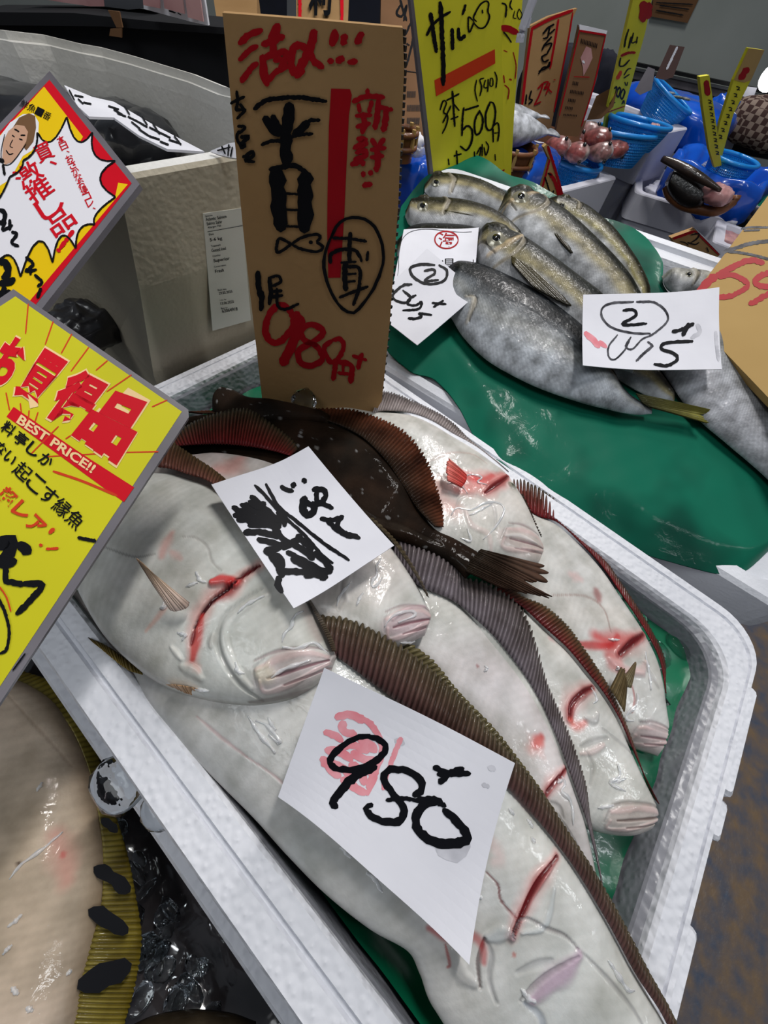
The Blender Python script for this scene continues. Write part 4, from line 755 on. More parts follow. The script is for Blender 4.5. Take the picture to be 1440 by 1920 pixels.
parts.append(ink('orange_rays', [(2.6, zt(r_)) for r_ in rays] + [(5, zt([(300, 1212), (470, 1270), (660, 1350)]))], 3, pb, M['orange_ink'], .0022, rough=.03))
parts.append(pp('red_banner', zt([(78, 850), (440, 1100), (755, 1302), (698, 1385), (590, 1310), (38, 905)]), pb, .0028, 'print_red'))
big = [('お', [(60, 440), (190, 515), (30, 765), (-110, 690)]), ('買', [(235, 508), (405, 610), (195, 865), (65, 775)]), ('得', [(430, 618), (632, 722), (420, 1000), (235, 895)]), ('品', [(690, 740), (862, 838), (655, 1182), (415, 1010)])]
def quad_grow(q, g): c = np.mean(q, axis=0); return [tuple(c + (np.array(p) - c) * g) for p in q]
parts.append(mesh('letter_outline', *join([print_px(ch, quad_grow(zt(q), 1.07), pb, .0034, .05) for ch, q in big]), M['print_cream']))
big[3] = ('品', [(610, 745), (870, 838), (655, 1182), (400, 1010)])
sh_ = [tuple(np.array(p)) for p in big[3][1]]
parts.append(mesh('large_red_lettering', *join([print_px(ch, zt(q), pb, .0044, .055) for ch, q in big]), M['print_red']))
parts.append(mesh('banner_lettering', *print_px('BEST PRICE!!', zt([(122, 893), (545, 1182), (515, 1226), (92, 940)]), pb, .0052, .03), M['print_cream']))
hb = [vtext('料亭しか', zt([(50, 975)])[0], zt([(262, 1150)])[0], 25, pb, .006, .02, horiz=True), vtext('ない', zt([(10, 1085)])[0], zt([(60, 1140)])[0], 22, pb, .006, .02, horiz=True), vtext('起こす縁魚', zt([(130, 1215)])[0], zu([(425, 225)])[0], 32, pb, .006, .008, horiz=True)]
parts.append(mesh('handwritten_lettering', *join(hb), M['ink']))
parts.append(mesh('orange_lettering', *join([vtext('超レア', zu([(45, 95)])[0], zu([(205, 255)])[0], 32, pb, .006, .03, horiz=True)]), M['orange_ink']))
parts.append(ink('brush_strokes', [(7, zu([(440, 325), (540, 345)])), (22, zu([(-20, 380), (40, 345), (70, 330), (60, 400), (0, 470)])), (20, zu([(110, 360), (170, 410)])), (20, zu([(0, 480), (90, 455)])), (12, zu([(40, 470), (35, 560), (70, 575), (135, 590)])), (12, zu([(135, 585), (240, 590), (170, 680), (95, 755)])), (6, zu([(-20, 640), (30, 740), (55, 850), (40, 950), (0, 978)])), (3, zu([(75, 1070), (145, 975)]))], 8, pb, M['ink'], .0056))
parts.append(ink('orange_strokes', [(8, zu([(305, 275), (280, 300)])), (6, zu([(225, 365), (240, 370)])), (5, zu([(262, 390), (330, 385)])), (3, zu([(0, 600), (40, 660), (65, 740)]))], 4, pb, M['orange_ink'], .006))
# clip stand behind the sign
thing('laminated_sign', parts, 'lower yellow laminated sign with a red BEST PRICE banner, at the left edge', 'sign')
# ---------------------------------------------------------------- horse mackerel box
def qtray(c4, h, prof):                       # c4: four rim corners (3D), prof: [(inset 0..1, dz)]
    A, B, C_, D_ = [np.array(c, float) for c in c4]; R_ = []; nr = 6
    for ins, dz, r in prof:
        L_ = rring(ins, 1 - ins, ins, 1 - ins, r, 0, nr)
        R_.append([(A * (1 - u) + B * u) * (1 - v_) + (D_ * (1 - u) + C_ * u) * v_ + np.array([0, 0, dz]) for u, v_, _ in L_])
    return loft(R_)
q4 = [(1.072, 1.13, .0), (1.20, -.86, .0), (2.80, -.28, .30), (2.32, 1.50, .30)]
v, f = qtray(q4, .4, [(.05, -.40, .05), (.02, -.16, .06), (0, -.15, .06), (0, -.012, .06), (.008, 0, .06), (.035, 0, .06), (.038, -.02, .06), (.065, -.022, .06), (.068, -.002, .06), (.1, -.002, .06), (.106, -.02, .06), (.14, -.16, .06), (.16, -.3, .06)])
o = mesh('foam_box', v, f, M['foam_plain']); tag(o, 'white foam box holding silver mackerel on green paper', 'box')
Lg = [(752, 392), (800, 338), (848, 300), (900, 306), (960, 335), (1020, 362), (1100, 405), (1165, 432), (1213, 455), (1235, 500), (1243, 548), (1300, 620), (1400, 760), (1480, 880)]
Rg = [(735, 470), (728, 560), (722, 640), (765, 690), (815, 705), (862, 762), (905, 830), (950, 880), (1040, 957), (1110, 985), (1180, 1017), (1250, 1048), (1390, 1074), (1470, 1010)]
ns, nv = 110, 60; a, b = crp(Lg, ns), crp(Rg, ns); V = []
for i in range(ns):
    for j in range(nv):
        t = j / (nv - 1); x = a[i, 0] * (1 - t) + b[i, 0] * t; y = a[i, 1] * (1 - t) + b[i, 1] * t; p = AP(x, y)
        w_ = .006 * wob(p[0], p[1], 9, 3, 1) + .003 * wob(p[0], p[1], 27, 3, 4); e_ = min(t, 1 - t) * 12; V.append(p + AP.n * (w_ + .02 + (.006 * (1 - min(1, e_)) * math.sin(i * .35) - .035 * min(1, max(0, (t - .86) / .14)))))
V = np.array(V); V2 = V - AP.n * .004; k = len(V)
f = grid_faces(ns, nv) + [tuple(q + k for q in r[::-1]) for r in grid_faces(ns, nv)]
o = mesh('green_paper', np.vstack([V, V2]), f, M['green_paper'], smooth=True); tag(o, 'green waxed paper under the silver mackerel, draped over the foam rim', 'paper')

def aji_col(seed, dark=(26, 28, 26), mid=(140, 132, 104), bel=(206, 208, 212), gold=(176, 156, 56), dline=.10, gl=.45):
    d, m_, b_, g = [np.array(L3(c)) for c in (dark, mid, bel, gold)]
    def f(S, Vv, P):
        n1 = sn(P, 18, seed); n2 = np.clip(.5 + .5 * sn(P, 60, seed + 1), 0, 1)[:, None]; t = Vv + .10 * n1
        e1 = np.clip((t - (dline - .25)) / .4, 0, 1)[:, None]; e2 = np.clip((t - .15) / .5, 0, 1)[:, None]
        C = d * (1 - e1) + m_ * e1; C = C * (1 - e2) + b_ * e2
        gb = (np.exp(-((t - dline - .25) / .16) ** 2) * gl)[:, None]; C = C * (1 - gb) + g * gb
        sc_ = np.abs(np.sin(S * 210 + Vv * 30) * np.sin(S * 210 - Vv * 30))[:, None]; sp_ = np.clip(sn(P, 190, 3.0) * sn(P, 260, 7.0) - .15, 0, 1)[:, None] * 1.2; C = C * (.72 + .5 * sc_ * (1 - e2 * .6)); C = C + .28 * sp_ * (1 - .5 * e2) * (Vv > -.75)[:, None]
        bands = (.5 + .5 * np.sin(S * 46 + 2 * np.sin(Vv * 3)))[:, None]; C = C * (1 - .22 * bands * (1 - e2))
        return C * (.8 + .3 * n2)
    return f
def aji(L, R, lab, h0, T, seed, eye=None, gill=None, pec=None, tail=None, col={}, extra=(), ln=0.0, headlen=None):
    pl_ = Plane(AP(*np.mean([L[len(L) // 2], R[len(R) // 2]], axis=0)) + AP.n * h0, AP.n + np.array([0, 0, 0]))
    st = list(extra)
    if gill: st += [(gill, 5, (40, 36, 30), .8, -.01, .5), ([(x - 4, y + 1) for x, y in gill], 7, (190, 180, 160), .5, .008, .6)]
    if eye: 
        x, y, r = eye; st += [([(x - .5, y), (x + .5, y)], r * 3.4, (96, 90, 70), .6, .012, .5)]
    b = fish_body(L, R, pl_, T, aji_col(seed, **col), st, ns=220, nv=90, pw=2.3, qw=.62, end0=.12, end1=.10, mat_=M['silver_skin'], belly=.25)
    ps = [b]
    if eye:
        x, y, r = eye; c = on_surf(x, y); px_ = np.linalg.norm(pl_(x + 1, y, T) - pl_(x, y, T)); rr = r * px_
        nn = unit(pl_.n + .5 * unit(np.array([0, 0, 1.0]) - c)); a1 = unit(np.cross(nn, [0, .3, 1.0])); a2 = np.cross(nn, a1); rr *= 1.5
        def disc(rad, hh, dome):
            V = [c + nn * (hh + dome)]; f = []; K = 20
            for q in range(1, 5):
                for i in range(K):
                    t = 2 * math.pi * i / K; e = q / 4; V.append(c + (a1 * math.cos(t) + a2 * math.sin(t)) * rad * e + nn * (hh + dome * (1 - e * e)))
            f += [(0, 1 + i, 1 + (i + 1) % K) for i in range(K)]
            for q in range(3): f += [(1 + q * K + i, 1 + q * K + (i + 1) % K, 1 + (q + 1) * K + (i + 1) % K, 1 + (q + 1) * K + i) for i in range(K)]
            return np.array(V), f
        e = mesh('eye', *disc(rr, .002, rr * .35), M['eye_ring'], smooth=True); pu = mesh('pupil', *disc(rr * .62, .006, rr * .35), M['eye_dark'], smooth=True)
        par(pu, e); ps.append(e)
    if pec: ps.append(fin('pectoral_fin', pec[0], pec[1], pl_, 9, (84, 78, 52), (44, 40, 28), h=(T * .8, T * .7), lag=0, amp=.002, jag=.03, lift=.006))
    if tail: ps.append(fin('tail_fin', tail[0], tail[1], pl_, 14, (70, 70, 44), (120, 116, 52), h=(.01, .0), lag=0, amp=.005, jag=.06))
    return thing('horse_mackerel', ps, lab, 'fish', 'horse mackerel on green paper')
zw = zc(1180, 400, .18056)
def Z(*p): return za(list(p))
# rear row first
aji([(796, 345), (820, 333), (860, 334), (900, 345), (940, 366), (975, 392), (1000, 420)], [(796, 360), (815, 375), (850, 380), (895, 388), (930, 404), (955, 425), (975, 445)],
    'horse mackerel highest in the pile, head at the left paper corner', .03, .05, 1.0, (818, 343, 5), Z((245, 125), (262, 150), (250, 185)), (Z((275, 150), (268, 165)), Z((350, 145), (345, 175))), col=dict(dark=(44, 44, 34)))
aji([(1005, 380), (1050, 378), (1085, 388), (1112, 405), (1150, 440), (1183, 488), (1210, 535), (1222, 575)], [(1005, 410), (1030, 425), (1060, 440), (1090, 460), (1120, 490), (1150, 520), (1175, 555), (1195, 585)],
    'yellow-backed horse mackerel farthest right, tucked behind another', .03, .06, 2.0, (1052, 388, 5), Z((700, 225), (720, 245), (715, 270)), (Z((700, 255), (705, 285)), Z((790, 320), (770, 330))), col=dict(dark=(36, 34, 16), gold=(150, 138, 30), gl=.7))
aji([(760, 395), (778, 381), (820, 378), (870, 383), (920, 400), (960, 430), (990, 460)], [(760, 408), (772, 425), (820, 432), (870, 436), (910, 444), (945, 460), (970, 480)],
    'horse mackerel just above the red-sealed label', .04, .055, 3.0, (792, 388, 6.5), Z((225, 205), (240, 235), (220, 280)), (Z((235, 245), (232, 275)), Z((400, 290), (390, 300))), col=dict(dark=(40, 38, 30)))
aji([(745, 450), (780, 428), (830, 425), (880, 430), (930, 450)], [(745, 480), (780, 500), (830, 510), (880, 515), (930, 510)], 'dark-backed horse mackerel under the red-sealed label', .03, .06, 4.0, col=dict(dark=(20, 22, 22)))
aji([(935, 385), (950, 366), (975, 361), (1010, 374), (1052, 400), (1100, 444), (1150, 496), (1185, 545), (1215, 600), (1240, 650)], [(934, 402), (944, 426), (968, 444), (1000, 466), (1040, 494), (1080, 530), (1115, 565), (1150, 600), (1185, 635), (1215, 665)],
    'bright horse mackerel in the middle with a long fin and wide dark eye', .05, .075, 5.0, (976, 372, 9), Z((590, 215), (600, 255), (560, 290), (470, 300)),
    (Z((560, 262), (545, 300)), Z((655, 380), (672, 425), (600, 350))), extra=[(Z((575, 230), (582, 238)), 12, (14, 16, 16), .95, 0, .4), (Z((440, 260), (500, 240), (560, 215)), 8, (216, 190, 150), .6, .006, .6), (Z((460, 300), (520, 310), (600, 400)), 24, (214, 216, 220), .6, 0, .9), (Z((435, 240), (460, 262), (480, 280)), 4, (60, 56, 48), .7, -.006, .5)],
    col=dict(dark=(28, 30, 22), gold=(170, 150, 60)))
aji([(1230, 620), (1290, 590), (1347, 618), (1387, 652), (1420, 705), (1443, 752), (1470, 820), (1500, 900)], [(1200, 640), (1225, 675), (1248, 706), (1286, 762), (1320, 797), (1362, 832), (1440, 900), (1490, 960)],
    'broad pale horse mackerel cut off by the right edge of the picture', .05, .08, 6.0, col=dict(dark=(60, 64, 68), bel=(210, 212, 220), mid=(170, 172, 176), gl=.1, dline=-.3))
aji([(1100, 600), (1170, 625), (1222, 685), (1250, 722), (1266, 742)], [(1080, 640), (1130, 690), (1180, 725), (1225, 748), (1262, 760)], 'slim fish tail showing under the 645 slip', .03, .04, 6.6, col=dict(dark=(54, 50, 44)))
aji([(892, 445), (908, 430), (935, 434), (980, 455), (1030, 490), (1080, 528), (1120, 560), (1160, 610), (1185, 660), (1195, 690)], [(891, 470), (903, 505), (935, 526), (970, 545), (1020, 580), (1060, 612), (1095, 640), (1130, 670), (1160, 690), (1185, 700)],
    'horse mackerel with round staring eye above the dark mackerel', .08, .075, 7.0, (930, 450, 10.5), Z((500, 355), (510, 400), (470, 450), (400, 470)),
    (Z((480, 440), (470, 490)), Z((640, 590), (655, 620), (540, 560))), extra=[(Z((485, 390), (498, 396)), 13, (14, 16, 16), .95, 0, .4), (Z((380, 440), (440, 420), (500, 380)), 8, (216, 190, 150), .6, .006, .6), (Z((350, 380), (380, 420), (400, 440)), 4, (60, 56, 48), .7, -.006, .5)],
    col=dict(dark=(30, 34, 30)))
aji([(815, 520), (850, 500), (890, 500), (938, 515), (1000, 545), (1045, 580), (1090, 625), (1125, 680), (1150, 722), (1185, 750), (1222, 758)], [(820, 560), (845, 595), (868, 632), (908, 672), (958, 703), (1020, 732), (1095, 757), (1140, 768), (1165, 774), (1195, 778), (1222, 776)],
    'large dark-backed mackerel along the front edge, tail fin to the right', .06, .08, 8.0, None, Z((300, 610), (330, 620), (310, 680)), (Z((325, 600), (335, 640)), Z((480, 640), (470, 670), (420, 650))),
    (Z((960, 945), (975, 970), (1000, 990)), Z((1255, 1003), (1170, 1000), (1190, 1035))), col=dict(dark=(26, 30, 34), bel=(196, 202, 210), mid=(130, 136, 142), gl=.12, dline=.12),
    extra=[(Z((300, 600), (420, 620), (560, 690), (700, 800), (900, 930)), 3, (40, 44, 48), .5, -.004, .5)])
aji([(1240, 518), (1256, 511), (1285, 512), (1314, 516), (1350, 530)], [(1243, 528), (1256, 545), (1270, 553), (1295, 550), (1340, 560)], 'small silver fish head peeping out left of the red 69 sign', .04, .05, 9.0, (1291, 515, 3.5), zw([(620, 640), (640, 700), (620, 800)]), col=dict(dark=(80, 80, 76), mid=(190, 188, 180), gl=0, dline=-.8))

# ---------------------------------------------------------------- big cardboard price sign at the right
ps_ = planed((1290, 565, 1.62), (1440, 745, 1.30), (1440, 370, 1.75))
v, f = slab([ps_(*p) for p in [(1540, 240), (1440, 367), (1350, 488), (1284, 572), (1300, 598), (1440, 745), (1560, 860), (1760, 600)]], .03)
bo = mesh('board', v, f, M['board_light'])
bl = ink('black_lettering', [(4, zw([(1160, 165), (1260, 147), (1480, 150)])), (3.5, zw([(1190, 182), (1355, 176)])), (7, zw([(970, 405), (1080, 370), (1250, 320), (1500, 280)])), (5, zw([(1030, 402), (1150, 410), (1300, 440), (1500, 490)]))], 5, ps_, M['ink_thin'], .003)
rd = ink('red_lettering', [(11, zw([(1395, 518), (1250, 492), (1050, 570), (880, 670)])), (16, zw([(900, 650), (780, 750), (720, 840), (760, 900)])), (10, zw([(930, 670), (1050, 640), (1160, 680), (1230, 740), (1180, 800), (1050, 860), (900, 880)])), (11, zw([(1500, 620), (1400, 640), (1310, 690), (1330, 750), (1500, 770)])), (11, zw([(1500, 820), (1400, 860), (1320, 910), (1245, 945)]))], 10, ps_, M['red_ink'], .0034)
thing('cardboard_sign', [bo, bl, rd], 'large tan cardboard sign with red 69 lettering, cut by the right edge', 'sign')
# ---------------------------------------------------------------- room
def flat(name, x0, x1, y0, y1, z, mt, n=2):
    return mesh(name, [(x0, y0, z), (x1, y0, z), (x1, y1, z), (x0, y1, z)], [(0, 1, 2, 3)], M[mt])
tag(flat('floor', -10, 30, -12, 26, -RIM / UN, 'floor'), kind='structure')
wl = planev((1130, 130, -.05), (1440, 195, -.05)); wl = Plane(wl.p + wl.p * np.array([.22, .22, 0]), wl.n)
d_ = unit(np.cross(wl.n, [0, 0, 1.0])); c_ = wl.p * np.array([1, 1, 0])
w0 = c_ - d_ * 16; w1 = c_ + d_ * 14
v, f = slab([[*w0[:2], -2.34], [*w1[:2], -2.34], [*w1[:2], 9.0], [*w0[:2], 9.0]], .3); tag(mesh('wall_back', v, f, M['wall']), kind='structure')
def panel(name, pts, mp, mt, th=.03, h=0.0): v, f = slab([mp(x, y, hk(h)) for x, y in pts], th); return mesh(name, v, f, M[mt])
# chilled showcase along the wall
sc = Plane(wl.p * np.array([.9, .9, 1]), wl.n)
g = [panel('upper_rail', [(1125, 103), (1450, 172), (1450, 180), (1125, 110)], sc, 'black', .12), panel('lower_rail', [(1125, 113), (1450, 182), (1450, 187), (1125, 117)], sc, 'steel', .1, .05),
     panel('glass_front', [(1125, 117), (1450, 187), (1450, 204), (1125, 134)], sc, 'laminate', .08), panel('dark_body', [(1125, 134), (1450, 204), (1450, 262), (1125, 190)], sc, 'black', .4),
     panel('notice', [(1393, 160), (1416, 163), (1408, 183), (1382, 177)], sc, 'foam_bg', .02, .08)]
thing('showcase', g, 'long dark glass-fronted showcase along the grey wall', 'showcase')
# wall poster
wp = zc(1180, 0, .18056)
g = [panel('sheet', [(1222, 0), (1240, -40), (1325, -40), (1306, 0), (1286, 42), (1219, 30)], wl, 'board_dark', .05, .08)]
g.append(ink('printed_marks', [(2.5, wp([(260, 20), (640, 40)])), (2.5, wp([(300, 50), (600, 90)])), (3, wp([(260, 100), (540, 150)]))], 2, wl, M['black'], .1))
thing('wall_poster', g, 'brown poster hanging high on the grey wall', 'poster')
# lamp whose glare shows at the right edge
c = sc(1428, 136, .4); K = 14
V = []; 
for i in range(9):
    t = math.pi * i / 8
    for j in range(K): V.append(c + .2 * np.array([math.sin(t) * math.cos(2 * math.pi * j / K), math.sin(t) * math.sin(2 * math.pi * j / K), math.cos(t)]))
M['lamp'] = mat('lamp', (255, 255, 255), .5, emit=((255, 255, 255), 3))
bulb = mesh('bulb', V, grid_faces(9, K, True), M['lamp'], smooth=True); st = mesh('socket', *tube([c + np.array([0, 0, .25]), c + np.array([0, 0, 5.0])], .03), M['black'])
thing('lamp', [bulb, st], 'round glaring white lamp at the right edge', 'lamp')

def tz_at(c):
    q = np.array(c) - [0, 0, 1.0]; return abs((RX.T @ q)[2]) / F
def blob(c, r, mt, name, noise=.12, e=.6, n=26, k=40, seed=1.0, fs=6.0, flat_=0.0):
    V = []
    for i in range(n):
        t = math.pi * i / (n - 1) - math.pi / 2
        for j in range(k):
            p_ = 2 * math.pi * j / k; cx_, sx_ = math.cos(p_), math.sin(p_); ct, st_ = math.cos(t), math.sin(t); sg = lambda q: math.copysign(abs(q) ** e, q)
            V.append((sg(ct) * sg(cx_), sg(ct) * sg(sx_), sg(st_)))
    r = np.array(r, float)
    if r[0] > 3: r = r * tz_at(c)
    V = np.array(V); N_ = sn(V, fs, seed) + .5 * sn(V, fs * 2.3, seed + 2); V = V * (1 + noise * N_)[:, None]
    return mesh(name, V * np.array(r) + np.array(c), grid_faces(n, k, True), M[mt], smooth=True)
def tbox(corner, a, b, z, h, la, lb, name='foam_box', label='', parts=(), step=True, mt='foam_bg', th=.09):
    """foam box from its rim: seen corner pixel and pixels along two arms"""
    C0, A, B = up(*corner, z), up(*a, z), up(*b, z); da = unit(A - C0); db_ = unit(B - C0)
    db = np.array([-da[1], da[0], 0]); db = db if db @ db_ > 0 else -db
    q = [C0, C0 + da * la, C0 + da * la + db * lb, C0 + db * lb]; i1 = th / min(la, lb)
    pr = [(i1 * .4, -h, .05), (i1 * .3, -h * .5, .05)] + ([(0, -h * .48, .05)] if step else []) + [(0, -.012, .05), (.008, 0, .05), (i1, 0, .05), (i1 * 1.1, -.03, .05), (i1 * 1.5, -h * .6, .05)]
    v, f = qtray(q, h, pr); o = mesh('body' if parts else name, v, f, M[mt])
    return o, q
TBL = -1.02
tb = []
v, f = box((8.3, 1.5, TBL - .12), (7.0, 5.0, .24), -.15); t1 = mesh('table_top', v, f, M['black_cloth'])
for sx, sy in ((-3.2, -1.9), (-3.2, 1.9), (3.2, -1.6), (3.2, 1.9)):
    tb.append(mesh('leg', *box((8.3 + sx, 1.5 + sy, (TBL - .24 - 2.34) / 2), (.16, .16, 2.34 + TBL - .24)), M['black']))
thing('display_table', [t1] + tb, 'low black table under the rear foam boxes and blue baskets', 'table')

o, q = tbox((1159, 333), (1055, 359), (1120, 322), -.28, .73, 1.25, .9); tag(o, 'foam box holding the lone blue basket behind the mackerel', 'box', 'foam boxes at the back')
o, q = tbox((1131, 299), (1005, 267), (1200, 283), -.22, .79, 1.3, 1.1); tag(o, 'tall foam box full of red bream heads', 'box', 'foam boxes at the back')
bq = q
o, q = tbox((1292, 240), (1225, 253), (1240, 226), -.0, 1.0, .9, 1.5); tag(o, 'foam box under the two rear blue baskets', 'box', 'foam boxes at the back')
o, q = tbox((1191, 360), (1360, 410), (1249, 330), -.45, .55, 1.25, 1.4); tag(o, 'grey-white foam box in front of the blue bag with a black handle slot', 'box', 'foam boxes at the back')
o, q = tbox((1337, 452), (1390, 471), (1378, 419), -.45, .5, 1.0, .8); tag(o, 'small foam box of pink fillets beside the cardboard price sign', 'box', 'foam boxes at the back')
blob(up(1362, 447, -.5), (26, 20, 8), 'flesh', 'x', .1).name = 'fish_fillet'; M['pinkf'] = mat('pinkf', (196, 150, 148), .4, (150, 96, 96), 12, coat=.5)
fo = bpy.data.objects['fish_fillet']; fo.data.materials[0] = M['pinkf']; tag(fo, 'pale pink fillets in the small foam box', 'fish')
for i, (x, y) in enumerate(((1228, 358), (1240, 350))):
    o = blob(up(x, y, -.52), (22, 16, 6), 'foam_bg', 'fish_fillet', .1, seed=3 + i); tag(o, ['pale fillet at the front in the foam box under the black fish', 'pale fillet at the back in the foam box under the black fish'][i], 'fish')
o = panel('handle_slot', zw([(235, 110), (455, 175), (440, 225), (215, 160)]), planev((1190, 430, -.8), (1262, 445, -.8)), 'black', .1); tag(o, 'black plastic grip bar on the floor side of the grey foam box', 'handle bar')

# blue mesh baskets
def basket(px, py, z, rx, rim_lab, depth=.32, tilt=(0, 0), taper=.72):
    c = up(px, py, z); K, N_ = 72, 12; V = []; R_ = Matrix.Rotation(tilt[0], 3, 'X') @ Matrix.Rotation(tilt[1], 3, 'Y'); R_ = np.array(R_)
    for i in range(N_):
        t = i / (N_ - 1); r = rx * (1 - (1 - taper) * t ** 1.3)
        for j in range(K): a = 2 * math.pi * j / K; V.append((r * math.cos(a), r * math.sin(a), -depth * t))
    for q in (.75, .5, .25, .02):
        for j in range(K): a = 2 * math.pi * j / K; V.append((rx * taper * q * math.cos(a), rx * taper * q * math.sin(a), -depth))
    V = np.array(V) @ R_.T + c; net = mesh('mesh_bowl', V, grid_faces(N_ + 4, K, True), M['blue_basket'])
    wf = net.modifiers.new('wire', 'WIREFRAME'); wf.thickness = .0052; wf.use_replace = True
    ring = np.array([(rx * 1.02 * math.cos(a), rx * 1.02 * math.sin(a), 0) for a in np.linspace(0, 2 * math.pi, 41)]) @ R_.T + c
    rim = mesh('rim', *tube(ring, .022, 8), M['blue_basket'], smooth=True)
    band = []
    for i in range(K):
        pass
    V = np.array([(rx * s_ * math.cos(a), rx * s_ * math.sin(a), z_) for s_, z_ in ((1.0, 0), (.985, -.05)) for a in np.linspace(0, 2 * math.pi, K, endpoint=False)]) @ R_.T + c
    bd = mesh('upper_band', V, grid_faces(2, K, True), M['blue_basket'])
    return thing('mesh_basket', [net, rim, bd], rim_lab, 'basket', 'blue mesh baskets'), c
def rad(x0, x1, y, z): return tz((x0 + x1) / 2, y, z) * (x1 - x0) / 2
basket(1084, 303, -.22, rad(1040, 1127, 303, -.22), 'blue mesh basket standing in the empty foam box, behind the mackerel', .36)
basket(1167, 246, .02, rad(1107, 1227, 246, .02), 'nearest of the stacked blue mesh baskets, beside the bream heads', .26, (-.1, .05))
basket(1200, 228, .10, rad(1143, 1255, 228, .10), 'blue mesh basket behind the nearest one, with a scrap of pink fish', .2, (-.05, .05))
basket(1262, 180, .20, rad(1218, 1308, 180, .20), 'blue mesh basket highest up on the blue bag, tilted and holding silver fish', .26, (.3, .1))
basket(1378, 298, -.02, rad(1338, 1421, 298, -.02), 'blue mesh basket sunk in the crumpled blue bag at the right', .25)

def small_fish(px, py, z, L_, wd, ang, tilt=0.0, head=True, cols=None, name='fish', label='', cat='fish', group=None, H=.5, mt='silver_skin'):
    n, k = 22, 16; V = []; Cc = []; u = np.linspace(0, 1, n); c = up(px, py, z); L_ *= tz(px, py, z); wd *= tz(px, py, z)
    prof = np.interp(u, [0, .04, .15, .35, .6, .85, .93, 1.0], [.15, .45, .85, 1, .8, .28, .25, .55]); ca, sa = math.cos(ang), math.sin(ang); ct, st_ = math.cos(tilt), math.sin(tilt)
    for i in range(n):
        for j in range(k):
            t = 2 * math.pi * j / k; x = (u[i] - .5) * L_; y = wd / 2 * prof[i] * math.cos(t); zz = wd / 2 * H * (prof[i] if u[i] < .9 else .12) * math.sin(t)
            x2, z2_ = x * ct - zz * st_, x * st_ + zz * ct; V.append((x2 * ca - y * sa + c[0], x2 * sa + y * ca + c[1], z2_ + c[2]))
            d = .5 + .5 * math.cos(t); q = np.array(L3(cols[0])) * d + np.array(L3(cols[1])) * (1 - d); q = q * (1 + .2 * math.sin(i * 1.7 + j)); Cc.append(q)
    f = grid_faces(n, k, True) + [tuple(range(k))[::-1], tuple((n - 1) * k + j for j in range(k))]
    b = mesh('body', V, f, M[mt], Cc, smooth=True); ps = [b]
    if head:
        for s in (1, -1):
            x = (.11 - .5) * L_; y = wd / 2 * .12; zz = s * wd / 2 * H * .74; x2, z2_ = x * ct - zz * st_, x * st_ + zz * ct
            p = np.array([x2 * ca - y * sa + c[0], x2 * sa + y * ca + c[1], z2_ + c[2]]); r = wd * .085
            vv = [p + r * np.array([math.sin(a) * math.cos(b_), math.sin(a) * math.sin(b_), math.cos(a)]) for a in np.linspace(0, math.pi, 6) for b_ in np.linspace(0, 2 * math.pi, 8, endpoint=False)]
            ps.append(mesh('eye', vv, grid_faces(6, 8, True), M['eye_dark'], smooth=True))
    return thing(name, ps, label, cat, group)
M['bream'] = mat('bream', (190, 130, 120), .3, (150, 150, 150), 60, attr=True, bump=.2, bscale=200, coat=.8, wet=.35)
BC = [((184, 96, 92), (196, 186, 182)), ((150, 70, 66), (190, 170, 166)), ((170, 120, 116), (204, 200, 198))]
spots = [(1040, 274, .0, .4, 'leftmost red bream head in the tall foam box'), (1066, 262, .03, 1.0, 'red bream behind the leftmost one, near the signs'), (1092, 248, .10, 1.3, 'uppermost red bream with its mouth turned up'), (1075, 285, .0, .2, 'red bream low at the front edge of its foam box'),
         (1110, 258, .10, 1.6, 'large silver-pink bream in the middle of the pile'), (1116, 283, .02, .7, 'pale bream head drooping over the front rim'), (1142, 278, .02, 2.2, 'rosy bream head under the nearest blue basket'), (1056, 270, -.02, .8, 'small dark red bream between its neighbours'), (1098, 268, .04, 1.2, 'bream wedged in the centre of the pile, gills showing')]
for i, (x, y, z, a, lb) in enumerate(spots):
    small_fish(x, y, z - .1, 70, 42, 1.45 + (a - 1) * .5, -.2, cols=BC[i % 3], label=lb, name='red_bream', group='red bream in the tall foam box', H=.75, mt='bream')
small_fish(1253, 174, .20, 34, 8, 2.6, 0, cols=((150, 156, 160), (225, 228, 230)), name='silver_fish', label='slim silver fish at the left in the tilted blue basket', group='silver fish in the top basket')
small_fish(1270, 182, .19, 32, 8, 2.3, 0, cols=((90, 96, 90), (215, 214, 190)), name='silver_fish', label='mottled silver fish in the middle of the tilted blue basket', group='silver fish in the top basket')
small_fish(1280, 184, .19, 30, 8, 2.0, 0, cols=((120, 120, 110), (225, 220, 200)), name='silver_fish', label='speckled silver fish at the right in the tilted blue basket', group='silver fish in the top basket')
o = blob(up(1226, 240, .06), (12, 8, 6), 'pinkf', 'fish_scrap', .15); tag(o, 'scrap of pink fish tail over the basket rim', 'fish')
